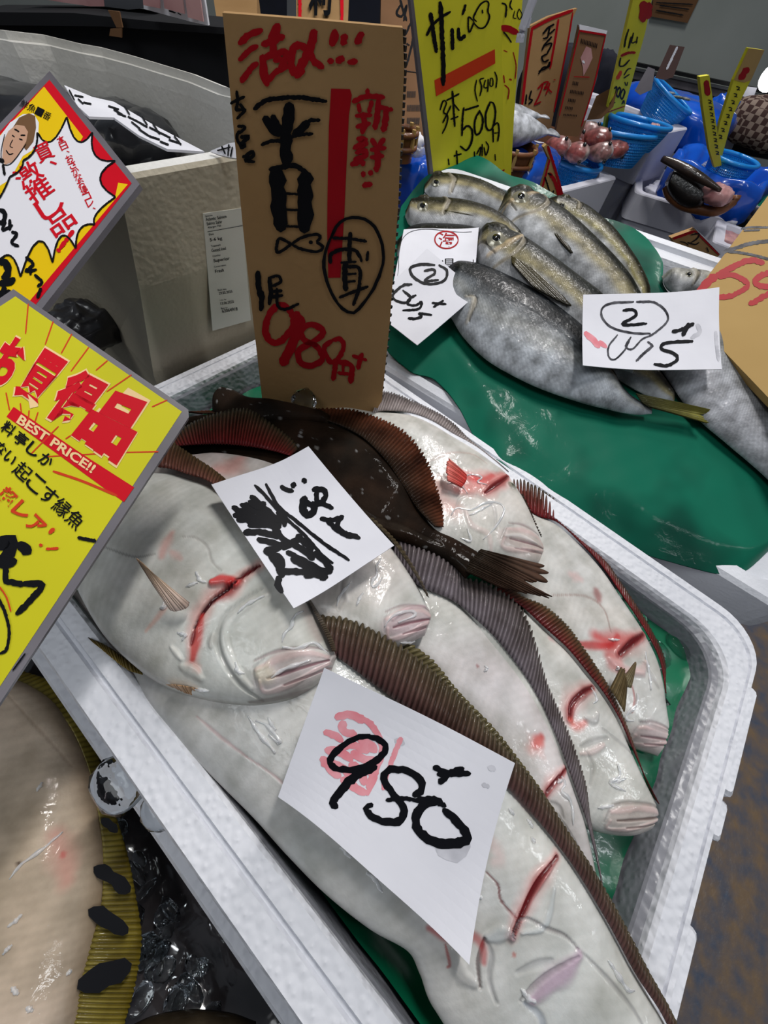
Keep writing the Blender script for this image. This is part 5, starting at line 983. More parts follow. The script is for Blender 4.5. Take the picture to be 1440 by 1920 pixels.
# big silver fish lying in a bamboo tray on a blue bag
small_fish(960, 240, .20, 185, 86, -.62, .0, cols=((150, 156, 164), (214, 217, 224)), name='silver_fish', label='large bright silver fish in the bamboo tray beside the yellow sign', H=.7)
small_fish(958, 212, .28, 160, 44, -.55, .0, cols=((120, 126, 134), (210, 213, 220)), name='silver_fish', label='second silver fish lying on top of the large one in the bamboo tray', H=.7)
def bamboo(c, r, hgt, lab):
    P = []; ring = [(c[0] + r * math.cos(a), c[1] + r * math.sin(a), c[2]) for a in np.linspace(0, 2 * math.pi, 33)]
    wall = mesh('wall', *loft([[(c[0] + r * q * math.cos(a), c[1] + r * q * math.sin(a), c[2] + z_) for a in np.linspace(0, 2 * math.pi, 32, endpoint=False)] for q, z_ in ((.9, -hgt), (1, 0), (.94, 0), (.85, -hgt + .03))]), M['bamboo'])
    rims = [mesh('rim_band', *tube(np.array(ring) + np.array([0, 0, dz]), .018, 6), M['bamboo'], smooth=True) for dz in (0, -hgt * .5)]
    ties = []
    for a in np.linspace(0, 2 * math.pi, 8, endpoint=False):
        p = np.array([c[0] + r * 1.02 * math.cos(a), c[1] + r * 1.02 * math.sin(a), c[2]]); ties.append(tube([p + [0, 0, .03], p - [0, 0, hgt * .6]], .014, 5))
    return thing('bamboo_tray', [wall] + rims + [mesh('cane_tie', *join(ties), M['board_light'])], lab, 'tray')
bamboo(up(955, 272, .12), 52 * tz(955, 272, .12), .16, 'round bamboo tray under the silver fish')
bamboo(up(752, 245, .25), 30 * tz(752, 245, .25), .14, 'edge of a bamboo tray left of the yellow price sign')
def mtag(o, l, c): return tag(o, l, c)
mtag(blob(up(968, 325, -.10), (72, 60, 40), 'blue_bag', 'blue_bag', .05, .45, seed=2), 'shiny blue plastic bag bulging under the bamboo tray', 'plastic bag')
mtag(blob(up(775, 340, -.05), (50, 50, 42), 'blue_bag', 'blue_bag', .08, .5, seed=5), 'blue plastic bag between the tall cardboard and the yellow sign', 'plastic bag')
mtag(blob(up(772, 288, .10), (26, 24, 16), 'plastic_clear', 'clear_bag', .15, .8, seed=4), 'crumpled clear bag on the blue bag beside the yellow sign', 'plastic bag')
mtag(blob(up(768, 264, .16), (24, 24, 14), 'paper', 'crumpled_paper', .18, .8, seed=8), 'crumpled white paper left of the yellow sign', 'paper')
mtag(blob(up(1255, 224, -.1), (62, 105, 34), 'blue_bag', 'blue_bag', .07, .55, seed=7), 'blue plastic sheet bunched under the highest basket', 'plastic bag')
mtag(blob(up(1340, 228, -.1), (24, 24, 34), 'blue_bag', 'blue_bag', .10, .6, seed=9), 'blue bag end behind the two leaning yellow signs', 'plastic bag')
v, f = box((3.5, 2.2, -1.32), (1.4, 1.6, 2.04)); mtag(mesh('crate_stand', v, f, M['black']), 'black stand under the blue bags behind the tall yellow sign', 'stand')
# open blue bag as a bunched bowl
def open_bag(c, rx, ry, h, lab, seed):
    K = 64; R_ = []
    for q, z_ in ((.82, -h), (.95, -h * .8), (1.0, -h * .4), (1.02, -.06), (1.0, .02), (.93, .03), (.84, -.02), (.78, -.12), (.7, -.2)):
        L_ = []
        for j in range(K):
            a = 2 * math.pi * j / K; w_ = 1 + .05 * math.sin(a * 5 + seed + z_ * 6) + .03 * math.sin(a * 11 + z_ * 9); s_ = lambda t: math.copysign(abs(t) ** .7, t)
            L_.append((c[0] + rx * q * w_ * s_(math.cos(a)), c[1] + ry * q * w_ * s_(math.sin(a)), c[2] + z_ + .02 * math.sin(a * 7 + seed)))
        R_.append(L_)
    v, f = loft(R_); return tag(mesh('blue_bag', v, f, M['blue_bag'], smooth=True), lab, 'plastic bag')
open_bag(up(1362, 312, -.14), 100 * tz(1362, 312, -.14), 90 * tz(1362, 312, -.14), .42, 'crinkled blue bag folded open round the sunken basket', 1.0)
blob(up(1350, 318, -.18), (36, 30, 5), 'plastic_clear', 'ice_lump', .15); tag(bpy.data.objects['ice_lump'], 'crushed ice inside the open blue bag', 'ice')
# black fish and pink roe on a brown basket
zx = zc(1180, 240, .18056)
def bgplane(px, py, z): p = up(px, py, z); return Plane(p, np.array([-p[0], -p[1], 1.0 - p[2]]) * np.array([1, 1, 1.6]))
BP = bgplane(1300, 370, -.3)
M['blackfish'] = mat('blackfish', (34, 26, 22), .35, (120, 90, 80), 14, attr=True, bump=.4, bscale=120, coat=.8, wet=.3)
b = fish_body(zx([(420, 470), (520, 410), (660, 440), (760, 540), (810, 650), (800, 740)]), zx([(370, 570), (400, 690), (490, 790), (600, 840), (720, 830), (780, 790)]), BP, .16, lambda S, V, P: np.tile(np.array(L3((26, 20, 18))), (len(S), 1)), ns=60, nv=40, mat_=M['blackfish'])
sp = mesh('spine', *tube(cr([BP(*zx([(340, 345)])[0], .14), BP(*zx([(520, 440)])[0], .2), BP(*zx([(720, 560)])[0], .24), BP(*zx([(920, 680)])[0], .22)], 20), .012 + .034 * np.sin(np.linspace(.5, 3.0, 20)), 12), M['blackfish'], np.tile(np.array(L3((64, 50, 40))), (240, 1)), smooth=True)
thing('black_fish', [b, sp], 'black skinned fish with a pointed spine draped over the brown basket', 'fish')
o = blob(BP(*zx([(900, 700)])[0], .08), (27, 27, 15), 'pinkf', 'fish_roe', .10, .9, seed=3); tag(o, 'lump of pale pink roe beside the black fish', 'fish roe')
ring = [BP(*p, .0) for p in zx([(390, 600), (430, 700), (560, 800), (760, 850), (920, 860), (1060, 780), (1110, 700)])]
o = mesh('brown_basket', *tube(cr(ring, 30), .05, 8), M['bamboo'], smooth=True); tag(o, 'dark brown basket rim under the black fish', 'basket')
mtag(blob(up(1262, 365, -.5), (18, 18, 16), 'blue_bag', 'blue_bag', .08, .5, seed=11), 'blue tub side just under the black fish', 'plastic bag')
# green paper and fish at the far right
mtag(blob(up(1415, 375, -.7), (50, 60, 8), 'green_paper', 'green_paper', .1, .7, seed=12), 'green paper behind the tan price sign, far right', 'paper')
small_fish(1418, 395, -.5, 90, 26, .4, 0, cols=((150, 150, 160), (214, 208, 216)), name='pale_fish', label='pale fish on green paper behind the tan price sign', H=.5)
# plaid cloth on a bench, white panel
M['plaid'] = mat('plaid', (120, 100, 90), .9, (70, 50, 46), 30, bump=.2)
nt = M['plaid'].node_tree; bs = nt.nodes['Principled BSDF']; ck = nt.nodes.new('ShaderNodeTexChecker'); ck.inputs['Scale'].default_value = 40; ck.inputs[1].default_value = (*L3((150, 132, 120)), 1); ck.inputs[2].default_value = (*L3((70, 48, 44)), 1)
tcn = nt.nodes.new('ShaderNodeTexCoord'); nt.links.new(tcn.outputs['Object'], ck.inputs['Vector']); nt.links.new(ck.outputs[0], bs.inputs['Base Color'])
mtag(blob(up(1432, 232, -.1), (46, 60, 32), 'plaid', 'plaid_cloth', .06, .6, seed=6), 'brown checked cloth heaped at the right edge', 'cloth')
pq = bgplane(1380, 230, -.2)
mtag(panel('white_board', [(1378, 196), (1408, 202), (1372, 280), (1345, 290), (1338, 262)], pq, 'foam_bg', .08), 'blank pale board leaning behind the long yellow sign', 'board')
mtag(panel('dark_bench', [(1370, 262), (1450, 250), (1450, 300), (1370, 285)], Plane(pq.p * 1.02, pq.n), 'black', .3), 'black bench under the checked cloth', 'bench')

# ---------------------------------------------------------------- signs at the back
def sgn(name, pts, pl_, mt, label, parts=(), th=.025, cat='sign'):
    return thing(name, [panel('board', pts, pl_, mt, th)] + list(parts), label, cat)
zy = zc(740, 0, .171875); y1 = planev((812, 345, .22), (948, 330, .22))
bk = [(8, zy([(385, 140), (410, 300), (450, 570)])), (5.5, zy([(345, 385), (400, 280), (500, 190), (605, 125)])), (8.5, zy([(492, 20), (510, 300), (525, 700), (525, 930)])), (5, zy([(770, 50), (735, 160)])), (7, zy([(622, 310), (628, 540)])), (7, zy([(690, 305), (705, 430), (765, 380)])),
      (3.2, zy([(890, 235), (855, 190), (920, 60), (990, 10), (1022, 40), (1010, 120), (1030, 185), (990, 280), (930, 308), (870, 265), (850, 220)])), (3.2, zy([(850, 220), (800, 190), (808, 350), (862, 240)])), (3, zy([(950, 105), (955, 145)])),
      (3, zy([(490, 1200), (525, 1100), (560, 1120), (530, 1220), (575, 1260), (560, 1360), (515, 1455)])), (3.4, zy([(560, 1095), (700, 1020)])), (4, zy([(625, 990), (640, 1200), (652, 1380)])), (3, zy([(610, 1150), (520, 1340)])), (3, zy([(640, 1130), (700, 1205)])), (3, zy([(605, 1300), (690, 1268)])),
      (3.8, zy([(912, 1150), (760, 1200)])), (3.8, zy([(750, 1170), (735, 1310), (730, 1480)])), (4, zy([(735, 1420), (790, 1370), (840, 1420), (835, 1540), (780, 1635), (708, 1590)])), (3.8, zy([(925, 1200), (870, 1320), (880, 1460), (935, 1430), (958, 1300), (920, 1200)])), (3.8, zy([(1040, 1110), (990, 1240), (1000, 1400), (1060, 1400), (1095, 1240), (1075, 1130), (1030, 1110)])), (3.2, zy([(1068, 1400), (1072, 1550)])), (3.2, zy([(1075, 1370), (1120, 1340), (1135, 1430), (1120, 1540)])), (2.4, zy([(1080, 1450), (1130, 1445)])),
      (2.6, zy([(890, 870), (872, 980), (898, 1105)])), (2.8, zy([(970, 850), (925, 870), (945, 950), (925, 1045)])), (2.8, zy([(985, 870), (970, 950), (1020, 950)])), (2.8, zy([(1015, 860), (1010, 1000)])), (2.6, zy([(1040, 850), (1035, 930), (1065, 930), (1065, 860), (1040, 850)])), (2.6, zy([(1085, 780), (1110, 850), (1100, 960)])),
      (3, zy([(580, 1730), (590, 1800)])), (3.2, zy([(640, 1700), (725, 1675)])), (3.2, zy([(670, 1640), (680, 1790)])), (2.6, zy([(865, 1650), (870, 1750)])), (2.6, zy([(890, 1680), (935, 1600), (920, 1720)])), (2.6, zy([(950, 1570), (950, 1700)])), (2.6, zy([(990, 1540), (1020, 1600), (990, 1690), (970, 1600)])), (2.2, zy([(1090, 1680), (1095, 1750)]))]
prts = [ink('black_lettering', bk, 4, y1, M['ink'], .008)]
v, f = poly(zy([(430, 875), (1090, 535), (1095, 690), (450, 1050)]), y1, .005); prts.append(mesh('red_bar', np.array(v), f, M['red_ink'])); prts[-1].data.materials[0] = M['orange_ink']
prts.append(ink('red_corner', [(3, zy([(1130, 1890), (1195, 1850)]))], 3, y1, M['red_ink'], .006))
prts.append(panel('grey_back_edge', [(768, -10), (774, -10), (815, 345), (808, 345)], y1, 'laminate', .02, .002))
sgn('price_sign', [(771, -30), (938, -30), (946, 335), (945, 420), (822, 430), (812, 345)], y1, 'yellow_card', 'tall yellow sign with black brush writing and a red bar, reading 500', prts)
zq = zc(940, 0, .18056)
y2 = planev((944, 300, .2), (966, 295, .2))
p2_ = [ink('black_lettering', [(3.5, zq([(0, 30), (45, 60), (40, 180)])), (3, zq([(100, 0), (85, 60), (110, 100)])), (2, zq([(135, 110), (120, 180), (150, 190)])), (2, zq([(180, 90), (160, 150), (185, 200), (210, 150), (180, 90)])), (3, zq([(20, 330), (60, 380), (100, 440)]))], 3, y2, M['ink'], .008), ink('red_lettering', [(13, zq([(0, 280), (80, 300), (165, 340)])), (2, zq([(20, 520), (60, 540)])), (2, zq([(120, 540), (150, 680), (140, 820)])), (2.4, zq([(20, 780), (30, 860)])), (2.4, zq([(30, 880), (75, 930), (65, 1030)])), (3, zq([(80, 820), (105, 830)]))], 2, y2, M['red_ink'], .006)]
sgn('price_sign', [(938, -30), (982, -30), (964, 215), (958, 330), (944, 330)], y2, 'yellow_card', 'narrow yellow sign right behind the tall yellow one', p2_)
y3 = planev((978, 225, .2), (1040, 230, .2), .05)
p3_ = [ink('red_border', [(6, zq([(310, 300), (500, 200), (740, 105)])), (5, zq([(318, 300), (260, 700), (215, 1090)])), (4, zq([(592, 200), (550, 460), (505, 710)])), (3, zq([(740, 130), (690, 430), (545, 1160)]))], 5, y3, M['red_ink'], .006, rough=.03),
       ink('black_lettering', [(3.6, zq([(430, 350), (480, 290), (545, 250)])), (3.4, zq([(500, 270), (480, 380), (430, 400)])), (3, zq([(500, 350), (555, 300)])), (3.4, zq([(520, 380), (450, 460), (420, 520)])), (3.2, zq([(430, 480), (520, 450), (470, 560)])), (3.2, zq([(470, 560), (420, 590), (440, 640), (490, 620)])), (3, zq([(385, 765), (430, 700), (490, 690), (500, 640), (470, 700), (385, 740)])), (3, zq([(260, 980), (250, 1080)])), (3, zq([(310, 940), (290, 1020), (320, 1040), (280, 1080)]))], 3, y3, M['ink'], .009),
       ink('red_price', [(3, zq([(375, 920), (430, 870), (390, 990), (340, 1090)])), (3, zq([(430, 860), (485, 850), (445, 920), (490, 900), (460, 980)])), (3, zq([(500, 860), (490, 920), (520, 960)])), (2, zq([(540, 830), (560, 825)])), (2.6, zq([(340, 1090), (410, 1055)]))], 3, y3, M['red_ink'], .009)]
sgn('price_sign', zq([(300, 270), (500, 170), (790, 85), (745, 180), (690, 440), (600, 900), (500, 1400), (150, 1400), (205, 1080)]), y3, 'board', 'brown cardboard sign with a red border and slanting top, behind the silver fish', p3_, .03)
y4 = planev((1032, 260, .15), (1090, 262, .15), .05)
tk = [(1.4, zq([(a_, b_), (a_ - 4, b_ + h_)])) for (a0, a1, b0, b1, h_) in ((830, 1000, 400, 450, 50), (745, 800, 840, 850, 40), (720, 860, 930, 950, 36), (700, 770, 1020, 1030, 34), (670, 740, 1100, 1110, 30), (650, 780, 1180, 1190, 20)) for a_, b_ in zip(np.arange(a0, a1, 16), np.linspace(b0, b1, len(np.arange(a0, a1, 16))))]
p4_ = [panel('white_top_strip', zq([(808, 252), (1100, 318), (1085, 362), (812, 308)]), y4, 'paper', .01, .006), ink('dark_red_border', [(4, zq([(812, 318), (1085, 362)])), (2.4, zq([(812, 310), (700, 780), (600, 1200)])), (2.4, zq([(1080, 365), (960, 880), (830, 1310)])), (1.6, zq([(750, 795), (915, 800)]))], 3, y4, M['red_ink'], .008, rough=.03),
       ink('printed_lines', tk, 1.4, y4, M['ink'], .008), pp('faded_fish_print', zq([(880, 480), (930, 500), (945, 600), (900, 700), (850, 790), (845, 700), (820, 600)]), y4, .006, 'pinkf'), ink('white_mark', [(4, zq([(840, 630), (860, 655)]))], 3, y4, M['paper'], .009)]
sgn('price_sign', zq([(815, 260), (1095, 325), (1040, 560), (960, 880), (830, 1330), (800, 1420), (560, 1400), (600, 1200), (700, 780)]), y4, 'board_dark', 'pinkish brown printed sign with a white taped top, beside the red-bordered one', p4_)
y5 = planev((1140, 215, .1), (1172, 205, .1), -.02)
p5_ = [ink('red_patch', [(14, [(1207, 4), (1205, 40)]), (12, [(1217, 6), (1214, 34)]), (5, zq([(1240, 580), (1310, 550), (1390, 545)]))], 10, y5, M['red_ink'], .006), ink('orange_mark', [(7, zq([(1240, 740), (1200, 820)]))], 6, y5, M['orange_ink'], .006),
       ink('black_lettering', [(3, zq([(1320, 300), (1290, 400), (1275, 490)])), (3, zq([(1345, 380), (1320, 500)])), (2.6, zq([(1370, 340), (1350, 440), (1400, 430)])), (2.6, zq([(1410, 380), (1400, 450)])), (3, zq([(1235, 600), (1225, 680), (1270, 680), (1330, 620)])), (2.4, zq([(1270, 780), (1310, 720), (1345, 710)])), (2.4, zq([(1270, 810), (1330, 770)])), (2.8, zq([(1170, 920), (1195, 900), (1180, 990), (1125, 1085), (1180, 1060)])), (2.8, zq([(1225, 900), (1195, 960), (1210, 1010), (1235, 940), (1225, 900)])), (2.8, zq([(1265, 920), (1235, 980), (1250, 1030), (1280, 960), (1265, 920)])), (2.4, zq([(1250, 1080), (1270, 1040), (1275, 1080)])), (2, zq([(1280, 850), (1290, 890)])), (2, zq([(1310, 850), (1300, 890)]))], 3, y5, M['ink'], .009), ink('red_bottom_edge', [(2, [(1137, 211), (1171, 199)])], 2, y5, M['red_ink'], .007)]
sgn('price_sign', [(1189, -10), (1224, -10), (1210, 60), (1172, 200), (1160, 255), (1130, 260), (1138, 210)], y5, 'yellow_card', 'slanting yellow sign with a red top, over the rear blue baskets', p5_)
y6 = planev((1338, 312, -.05), (1352, 308, -.05))
def scrib(z_, xs, ys, w_=1.8):
    L_ = []
    for i in range(len(ys)):
        x, y = np.interp(ys[i], [ys[0], ys[-1]], xs), ys[i]; L_ += [(w_, [(x - 3, y - 3), (x + 3, y - 1), (x - 1, y + 4)]), (w_, [(x - 2, y + 2), (x + 4, y + 4)])]
    return L_
sgn('price_sign', [(1312, 144), (1330, 141), (1342, 225), (1350, 285), (1353, 310), (1340, 314), (1330, 280), (1318, 200)], y6, 'yellow_card', 'thin yellow sign stuck in the blue bag on the right', [ink('red_patch', [(10, [(1324, 152), (1327, 178)])], 9, y6, M['red_ink'], .006), ink('black_lettering', scrib(0, (1330, 1344), list(range(190, 292, 12))), 2, y6, M['ink'], .008)])
y7 = planev((1345, 300, -.05), (1360, 297, -.05))
sgn('price_sign', [(1404, 90), (1433, 94), (1408, 150), (1375, 215), (1352, 300), (1336, 300), (1350, 230), (1376, 150)], y7, 'yellow_card', 'long leaning sign with a bare brown top beside the lamp', [panel('brown_top', [(1404, 90), (1433, 94), (1408, 150), (1395, 155), (1376, 150)], y7, 'board_light', .01, .006), ink('red_patch', [(12, [(1402, 128), (1386, 148)])], 9, y7, M['red_ink'], .009), ink('black_lettering', scrib(0, (1383, 1350), list(range(165, 262, 13))), 2, y7, M['ink'], .009)])
y8 = bgplane(1258, 112, .5)
M['gloss_brown'] = mat('gloss_brown', (92, 68, 62), .1, coat=1, bump=.5, bscale=20)
sgn('wrapped_tag', [(1256, 84), (1284, 88), (1262, 145), (1245, 150), (1228, 146)], y8, 'gloss_brown', 'brown tag in shiny wrap leaning before the showcase rail', [ink('painted_highlight', [(4, [(1270, 88), (1250, 130)])], 4, y8, M['paper'], .01)])  # pale stroke paints the highlight on the shiny wrap
y9 = planev((1290, 490, .0), (1350, 478, .0))
sgn('small_sign', [(1259, 446), (1303, 430), (1350, 478), (1300, 520)], y9, 'board', 'small tan card with a red frame peeping over the far rim of the mackerel box', [ink('red_frame', [(5, [(1262, 447), (1302, 433)]), (3, [(1303, 433), (1347, 477)])], 4, y9, M['red_ink'], .006), ink('black_lettering', [(2, zw([(520, 290), (570, 300), (610, 330)])), (2.4, zw([(640, 220), (720, 210), (700, 260), (640, 300)])), (2.4, zw([(600, 300), (680, 320), (720, 300)])), (2, zw([(800, 350), (820, 400)]))], 2, y9, M['ink'], .009), panel('white_edge', [(1300, 426), (1304, 430), (1351, 478), (1350, 470)], y9, 'paper', .02, .004)])
y10 = planev((1010, 385, -.1), (1060, 380, -.1))
zr = zc(940, 180, .18056)
sgn('small_sign', zr([(470, 500), (500, 520), (665, 1100), (560, 1060), (400, 1000), (450, 840), (500, 660), (440, 530)]), y10, 'board_light', 'tan triangle of a sign with a red edge between the blue bag and basket', [ink('red_frame', [(5, zr([(480, 520), (560, 770), (650, 1090)])), (4, zr([(500, 660), (450, 850), (410, 1000)])), (7, zr([(500, 800), (560, 900), (610, 1070)]))], 4, y10, M['red_ink'], .006), ink('black_lettering', [(3, zr([(450, 840), (480, 930), (510, 1030)])), (3, zr([(480, 800), (520, 820)])), (3, zr([(540, 980), (520, 1050)]))], 3, y10, M['ink'], .009)])
mtag(panel('cardboard_flap', [(1100, 225), (1118, 180), (1160, 157), (1150, 200), (1128, 222)], bgplane(1120, 200, .15), 'board_dark', .03), 'bent brown cardboard flap right of the pinkish sign', 'cardboard')
mtag(panel('clear_divider', [(1190, 170), (1215, 125), (1228, 130), (1222, 168), (1200, 178)], bgplane(1210, 160, .5), 'laminate', .02), 'greyish plastic divider behind the highest blue basket', 'divider')
mtag(panel('bench_panel', [(1005, 225), (1045, 240), (1100, 225), (1085, 265), (1040, 270), (1000, 262)], bgplane(1045, 245, .0), 'bamboo', .05), 'reddish brown board under the two cardboard signs', 'board')
# hanging strap by the wall
sp_ = bgplane(985, 35, .9)
thing('hanging_strap', [mesh('strap', *tube(cr([sp_(1003, -10), sp_(990, 25), sp_(978, 60), sp_(974, 80)], 12), .010, 6), M['foam_bg']), panel('buckle', zq([(240, 175), (315, 185), (290, 290), (235, 285)]), sp_, 'foam_bg', .015, .01)], 'pale hanging strap with a buckle beside the narrow yellow sign', 'strap')

# dark bundle behind the signs
M['navy_cloth'] = mat('navy_cloth', (15, 18, 34), .95, (9, 11, 24), 6, bump=.3, bscale=14)
mtag(blob(up(1040, 178, .0), (72, 62, 62), 'navy_cloth', 'cloth_bundle', .05, .8, seed=3), 'dark navy rounded bundle behind the red-bordered cardboard signs', 'bundle')
mtag(blob(up(1112, 168, .0), (26, 30, 50), 'navy_cloth', 'cloth_bundle', .05, .9, seed=5), 'navy bundle end sticking out right of the pinkish sign', 'bundle')
# small dark red-handled things: tall board left of the yellow sign
b1_ = planed((715, 120, 3.4), (795, 130, 3.6), (730, 280, 3.0))
scr = [(4, zy([(60, 60), (20, 150), (80, 180), (130, 60), (100, 230)])), (4, zy([(60, 0), (90, 110), (130, 230)])), (4, zy([(120, 380), (180, 260), (200, 420), (130, 720)])), (3, zy([(130, 480), (160, 500)])), (1.6, zy([(110, 780), (270, 800)]))]
scr += [(1.4, zy([(140 + i * 14, y_), (136 + i * 14, y_ + 70)])) for y_, n_ in ((1000, 7), (1150, 11), (1290, 10)) for i in range(n_)]
sgn('cardboard_notice', [(715, -30), (778, -30), (790, 120), (806, 285), (730, 290), (712, 120)], b1_, 'board_dark', 'dark brown cardboard notice between the tall cardboard sign and the yellow sign', [ink('black_lettering', scr, 3, b1_, M['ink'], .01)])
b2_ = planed((557, 20, 3.4), (652, 20, 3.4), (600, 60, 3.3))
v, f = print_px('利', [(578, -42), (625, -38), (620, 36), (580, 36)], b2_, .02, .03); k_ = mesh('brush_character', v, f, M['ink'])
sgn('red_edged_notice', [(555, -40), (655, -40), (650, 90), (556, 90)], b2_, 'board', 'tan notice with red side bars behind the top of the cardboard sign', [k_, ink('red_bars', [(6, [(563, -35), (563, 80)]), (6, [(642, -35), (641, 80)])], 6, b2_, M['print_red'], .012)])
mtag(panel('cardboard_box', [(396, -30), (482, -30), (482, 60), (410, 60)], planed((400, 0, 3.2), (482, 0, 3.3), (440, 50, 3.0)), 'board', .6), 'brown cardboard box at the top behind the tall sign', 'box')
mtag(panel('grey_post', [(538, -30), (557, -30), (557, 120), (538, 120)], planed((538, 0, 4.3), (557, 0, 4.3), (540, 50, 4.2)), 'steel', .2), 'grey post left of the red-barred notice', 'post')
mtag(panel('navy_curtain', [(480, -60), (780, -60), (960, -60), (955, 200), (700, 420), (480, 300)], planed((480, 0, 7.5), (720, 0, 7.5), (600, 100, 7.3)), 'navy', .1), 'dark navy curtain behind the notices', 'curtain')

# ---------------------------------------------------------------- black stand and salmon box, upper left
bp_ = planev((0, 90, .3), (430, 185, .3)); bp_ = Plane(bp_.p * np.array([1.12, 1.12, 1]), bp_.n)
g = [panel('side', [(-60, 42), (200, 45), (440, 60), (480, 300), (-60, 300)], bp_, 'black_cloth', .3), panel('top_ledge', [(-60, 20), (150, 22), (300, 38), (440, 50), (440, 62), (200, 47), (-60, 44)], bp_, 'black_cloth', .4, .06)]
thing('black_stand', g, 'black cloth covered stand behind the big foam box', 'stand')
zp = zc(0, 0, .18056)
tp = Plane(bp_.p * np.array([1.05, 1.05, 1]), bp_.n)
mtag(panel('meat_tray', [(60, -40), (190, -40), (196, 12), (170, 12), (120, 5), (60, -5)], tp, 'pinkf', .1), 'dim tray of reddish fish at the top left', 'tray')
mtag(panel('grey_container', [(192, -40), (292, -40), (292, 14), (240, 18), (196, 12)], tp, 'steel', .3), 'grey container on the black stand', 'container')
mp_ = [panel('photo', q, bp_, 'pinkf', .01, .16) for q in ([(292, -30), (322, -30), (324, 10), (294, 4)], [(328, -30), (362, -30), (368, 20), (332, 10)], [(367, -30), (394, -30), (402, 34), (374, 26)])]
thing('photo_menu', [panel('sheet', [(286, -40), (396, -40), (407, 42), (378, 36), (290, 12)], bp_, 'paper', .02, .13)] + mp_ + [ink('printed_marks', [(3, [(340, 14), (352, 18)]), (2, [(356, 18), (362, 22)])], 3, bp_, M['ink'], .16)], 'white sheet with reddish food photos hanging off the black stand', 'poster')
thing('brown_tape', [panel('upper_strip', zp([(1215, 85), (1330, 100), (1362, 262), (1300, 262)]), bp_, 'board_dark', .01, .10), panel('lower_strip', zp([(1238, 275), (1355, 265), (1352, 365), (1225, 345)]), bp_, 'board_dark', .01, .10)], 'brown tape strips stuck on the black stand', 'tape')

pt = np.array([up(300, 716, .0)[:2], ])
z_t = .56
outer_t = [(.50, 1.262), (.95, 1.262), (1.36, 1.262), (1.44, 1.50)] + [tuple(up(x, y, z_t)[:2]) for x, y in ((432, 165), (370, 140), (310, 122), (250, 104), (190, 88), (150, 81), (80, 64), (0, 55))] + [(.60, 2.95), (.30, 2.90), (.20, 2.6), (.27, 2.1), (.40, 1.55)]
cen = np.mean(outer_t, axis=0)
def sc_ring(k, z, dy=0.0):
    r_ = []
    for i, p in enumerate(outer_t):
        q = cen + (np.array(p) - cen) * k; r_.append((q[0], max(q[1], 1.262 + dy) if i < 3 else q[1], z))
    return r_
R_ = [sc_ring(.93, -.38), sc_ring(.96, .0), sc_ring(1.0, .30), sc_ring(1.0, z_t - .01), sc_ring(.99, z_t, .006), sc_ring(.945, z_t + .002, .03), sc_ring(.94, z_t - .02, .035), sc_ring(.90, z_t - .022, .075), sc_ring(.885, z_t - .06, .09), sc_ring(.86, .2, .12)]
# front wall leans: foot sits further left
R_ = [np.array(r_) for r_ in R_]; R_[0][0][0] = .37; R_[1][0][0] = .395; R_[2][0][0] = .45
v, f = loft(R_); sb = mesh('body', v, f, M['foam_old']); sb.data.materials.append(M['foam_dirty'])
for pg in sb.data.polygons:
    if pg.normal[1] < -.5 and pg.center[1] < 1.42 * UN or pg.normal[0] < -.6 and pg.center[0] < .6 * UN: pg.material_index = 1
fp = Plane((0.5, 1.262, .3), (0, -1, 0))
M['label_film'] = mat('label_film', (206, 206, 198), .5, (190, 190, 180), 9)
lab = panel('printed_label', [(380, 400), (452, 390), (470, 600), (398, 620)], fp, 'label_film', .002, .004)
T = lambda s, x, y, w_, h_: print_px(s, [(x, y - h_), (x + w_, y - h_ - w_ * .16), (x + w_ + 1, y - w_ * .16), (x + 1, y)], fp, .008, .012)
tx = [T('Species', 383, 407, 14, 4), T('Atlantic Salmon', 384, 414, 39, 6), T('Salmo Salar', 386, 422, 29, 6), T('Allergen: Fish', 388, 429, 25, 5), T('Size', 390, 441, 9, 4), T('5-6 kg', 392, 454, 23, 8), T('Treatment', 394, 463, 18, 4), T('Gutted Iced', 395, 472, 27, 6), T('Quality', 397, 482, 15, 4), T('Superior', 399, 493, 30, 8), T('Conservation', 400, 501, 22, 3), T('Fresh', 402, 511, 16, 6), T('Pack date', 407, 545, 16, 3), T('29.05.2025', 409, 552, 25, 5), T('Use by', 411, 564, 12, 3), T('13.06.2025', 412, 571, 25, 5), T('Box no', 413, 579, 12, 3), T('63064918', 415, 586, 29, 6.5)]
lt = mesh('label_lettering', *join(tx), M['ink']); ln_ = ink('label_rule', [(1, [(388, 434), (455, 422)])], 1, fp, M['ink'], .008, rough=.02)
thing('foam_box', [sb, lab, lt, ln_], 'big worn foam box with an Atlantic Salmon label behind the flounder box', 'box')
n_ = 40; cp = [cen + (np.array(p) - cen) * .87 for p in outer_t]; V = [(*cen, .30)] + [(*p, .27) for p in cp]; 
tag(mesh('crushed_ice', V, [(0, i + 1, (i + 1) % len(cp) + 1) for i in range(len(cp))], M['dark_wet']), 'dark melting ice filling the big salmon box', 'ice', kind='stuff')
sp2 = Plane((0, 0, .42), (0, 0, 1)); 
M['black_fish'] = mat('black_fish', (40, 42, 46), .25, (20, 20, 24), 12, coat=.7, bump=.3)
for i, (x, y, rx_, ry_, lb) in enumerate(((10, 215, .34, .26, 'dark grey salmon back at the left end of the big foam box'), (215, 248, .20, .17, 'dark salmon body under the upper handwritten slip strip'), (262, 268, .17, .12, 'dark wet fish in front of the handwritten strip'))):
    o = blob(up(x, y, .34), (rx_, ry_, .10), 'black_fish', 'dark_fish', .06, .9, seed=i + 2); tag(o, lb, 'fish')
sl = planed((120, 160, 2.65), (383, 283, 1.95), (200, 213, 2.35))
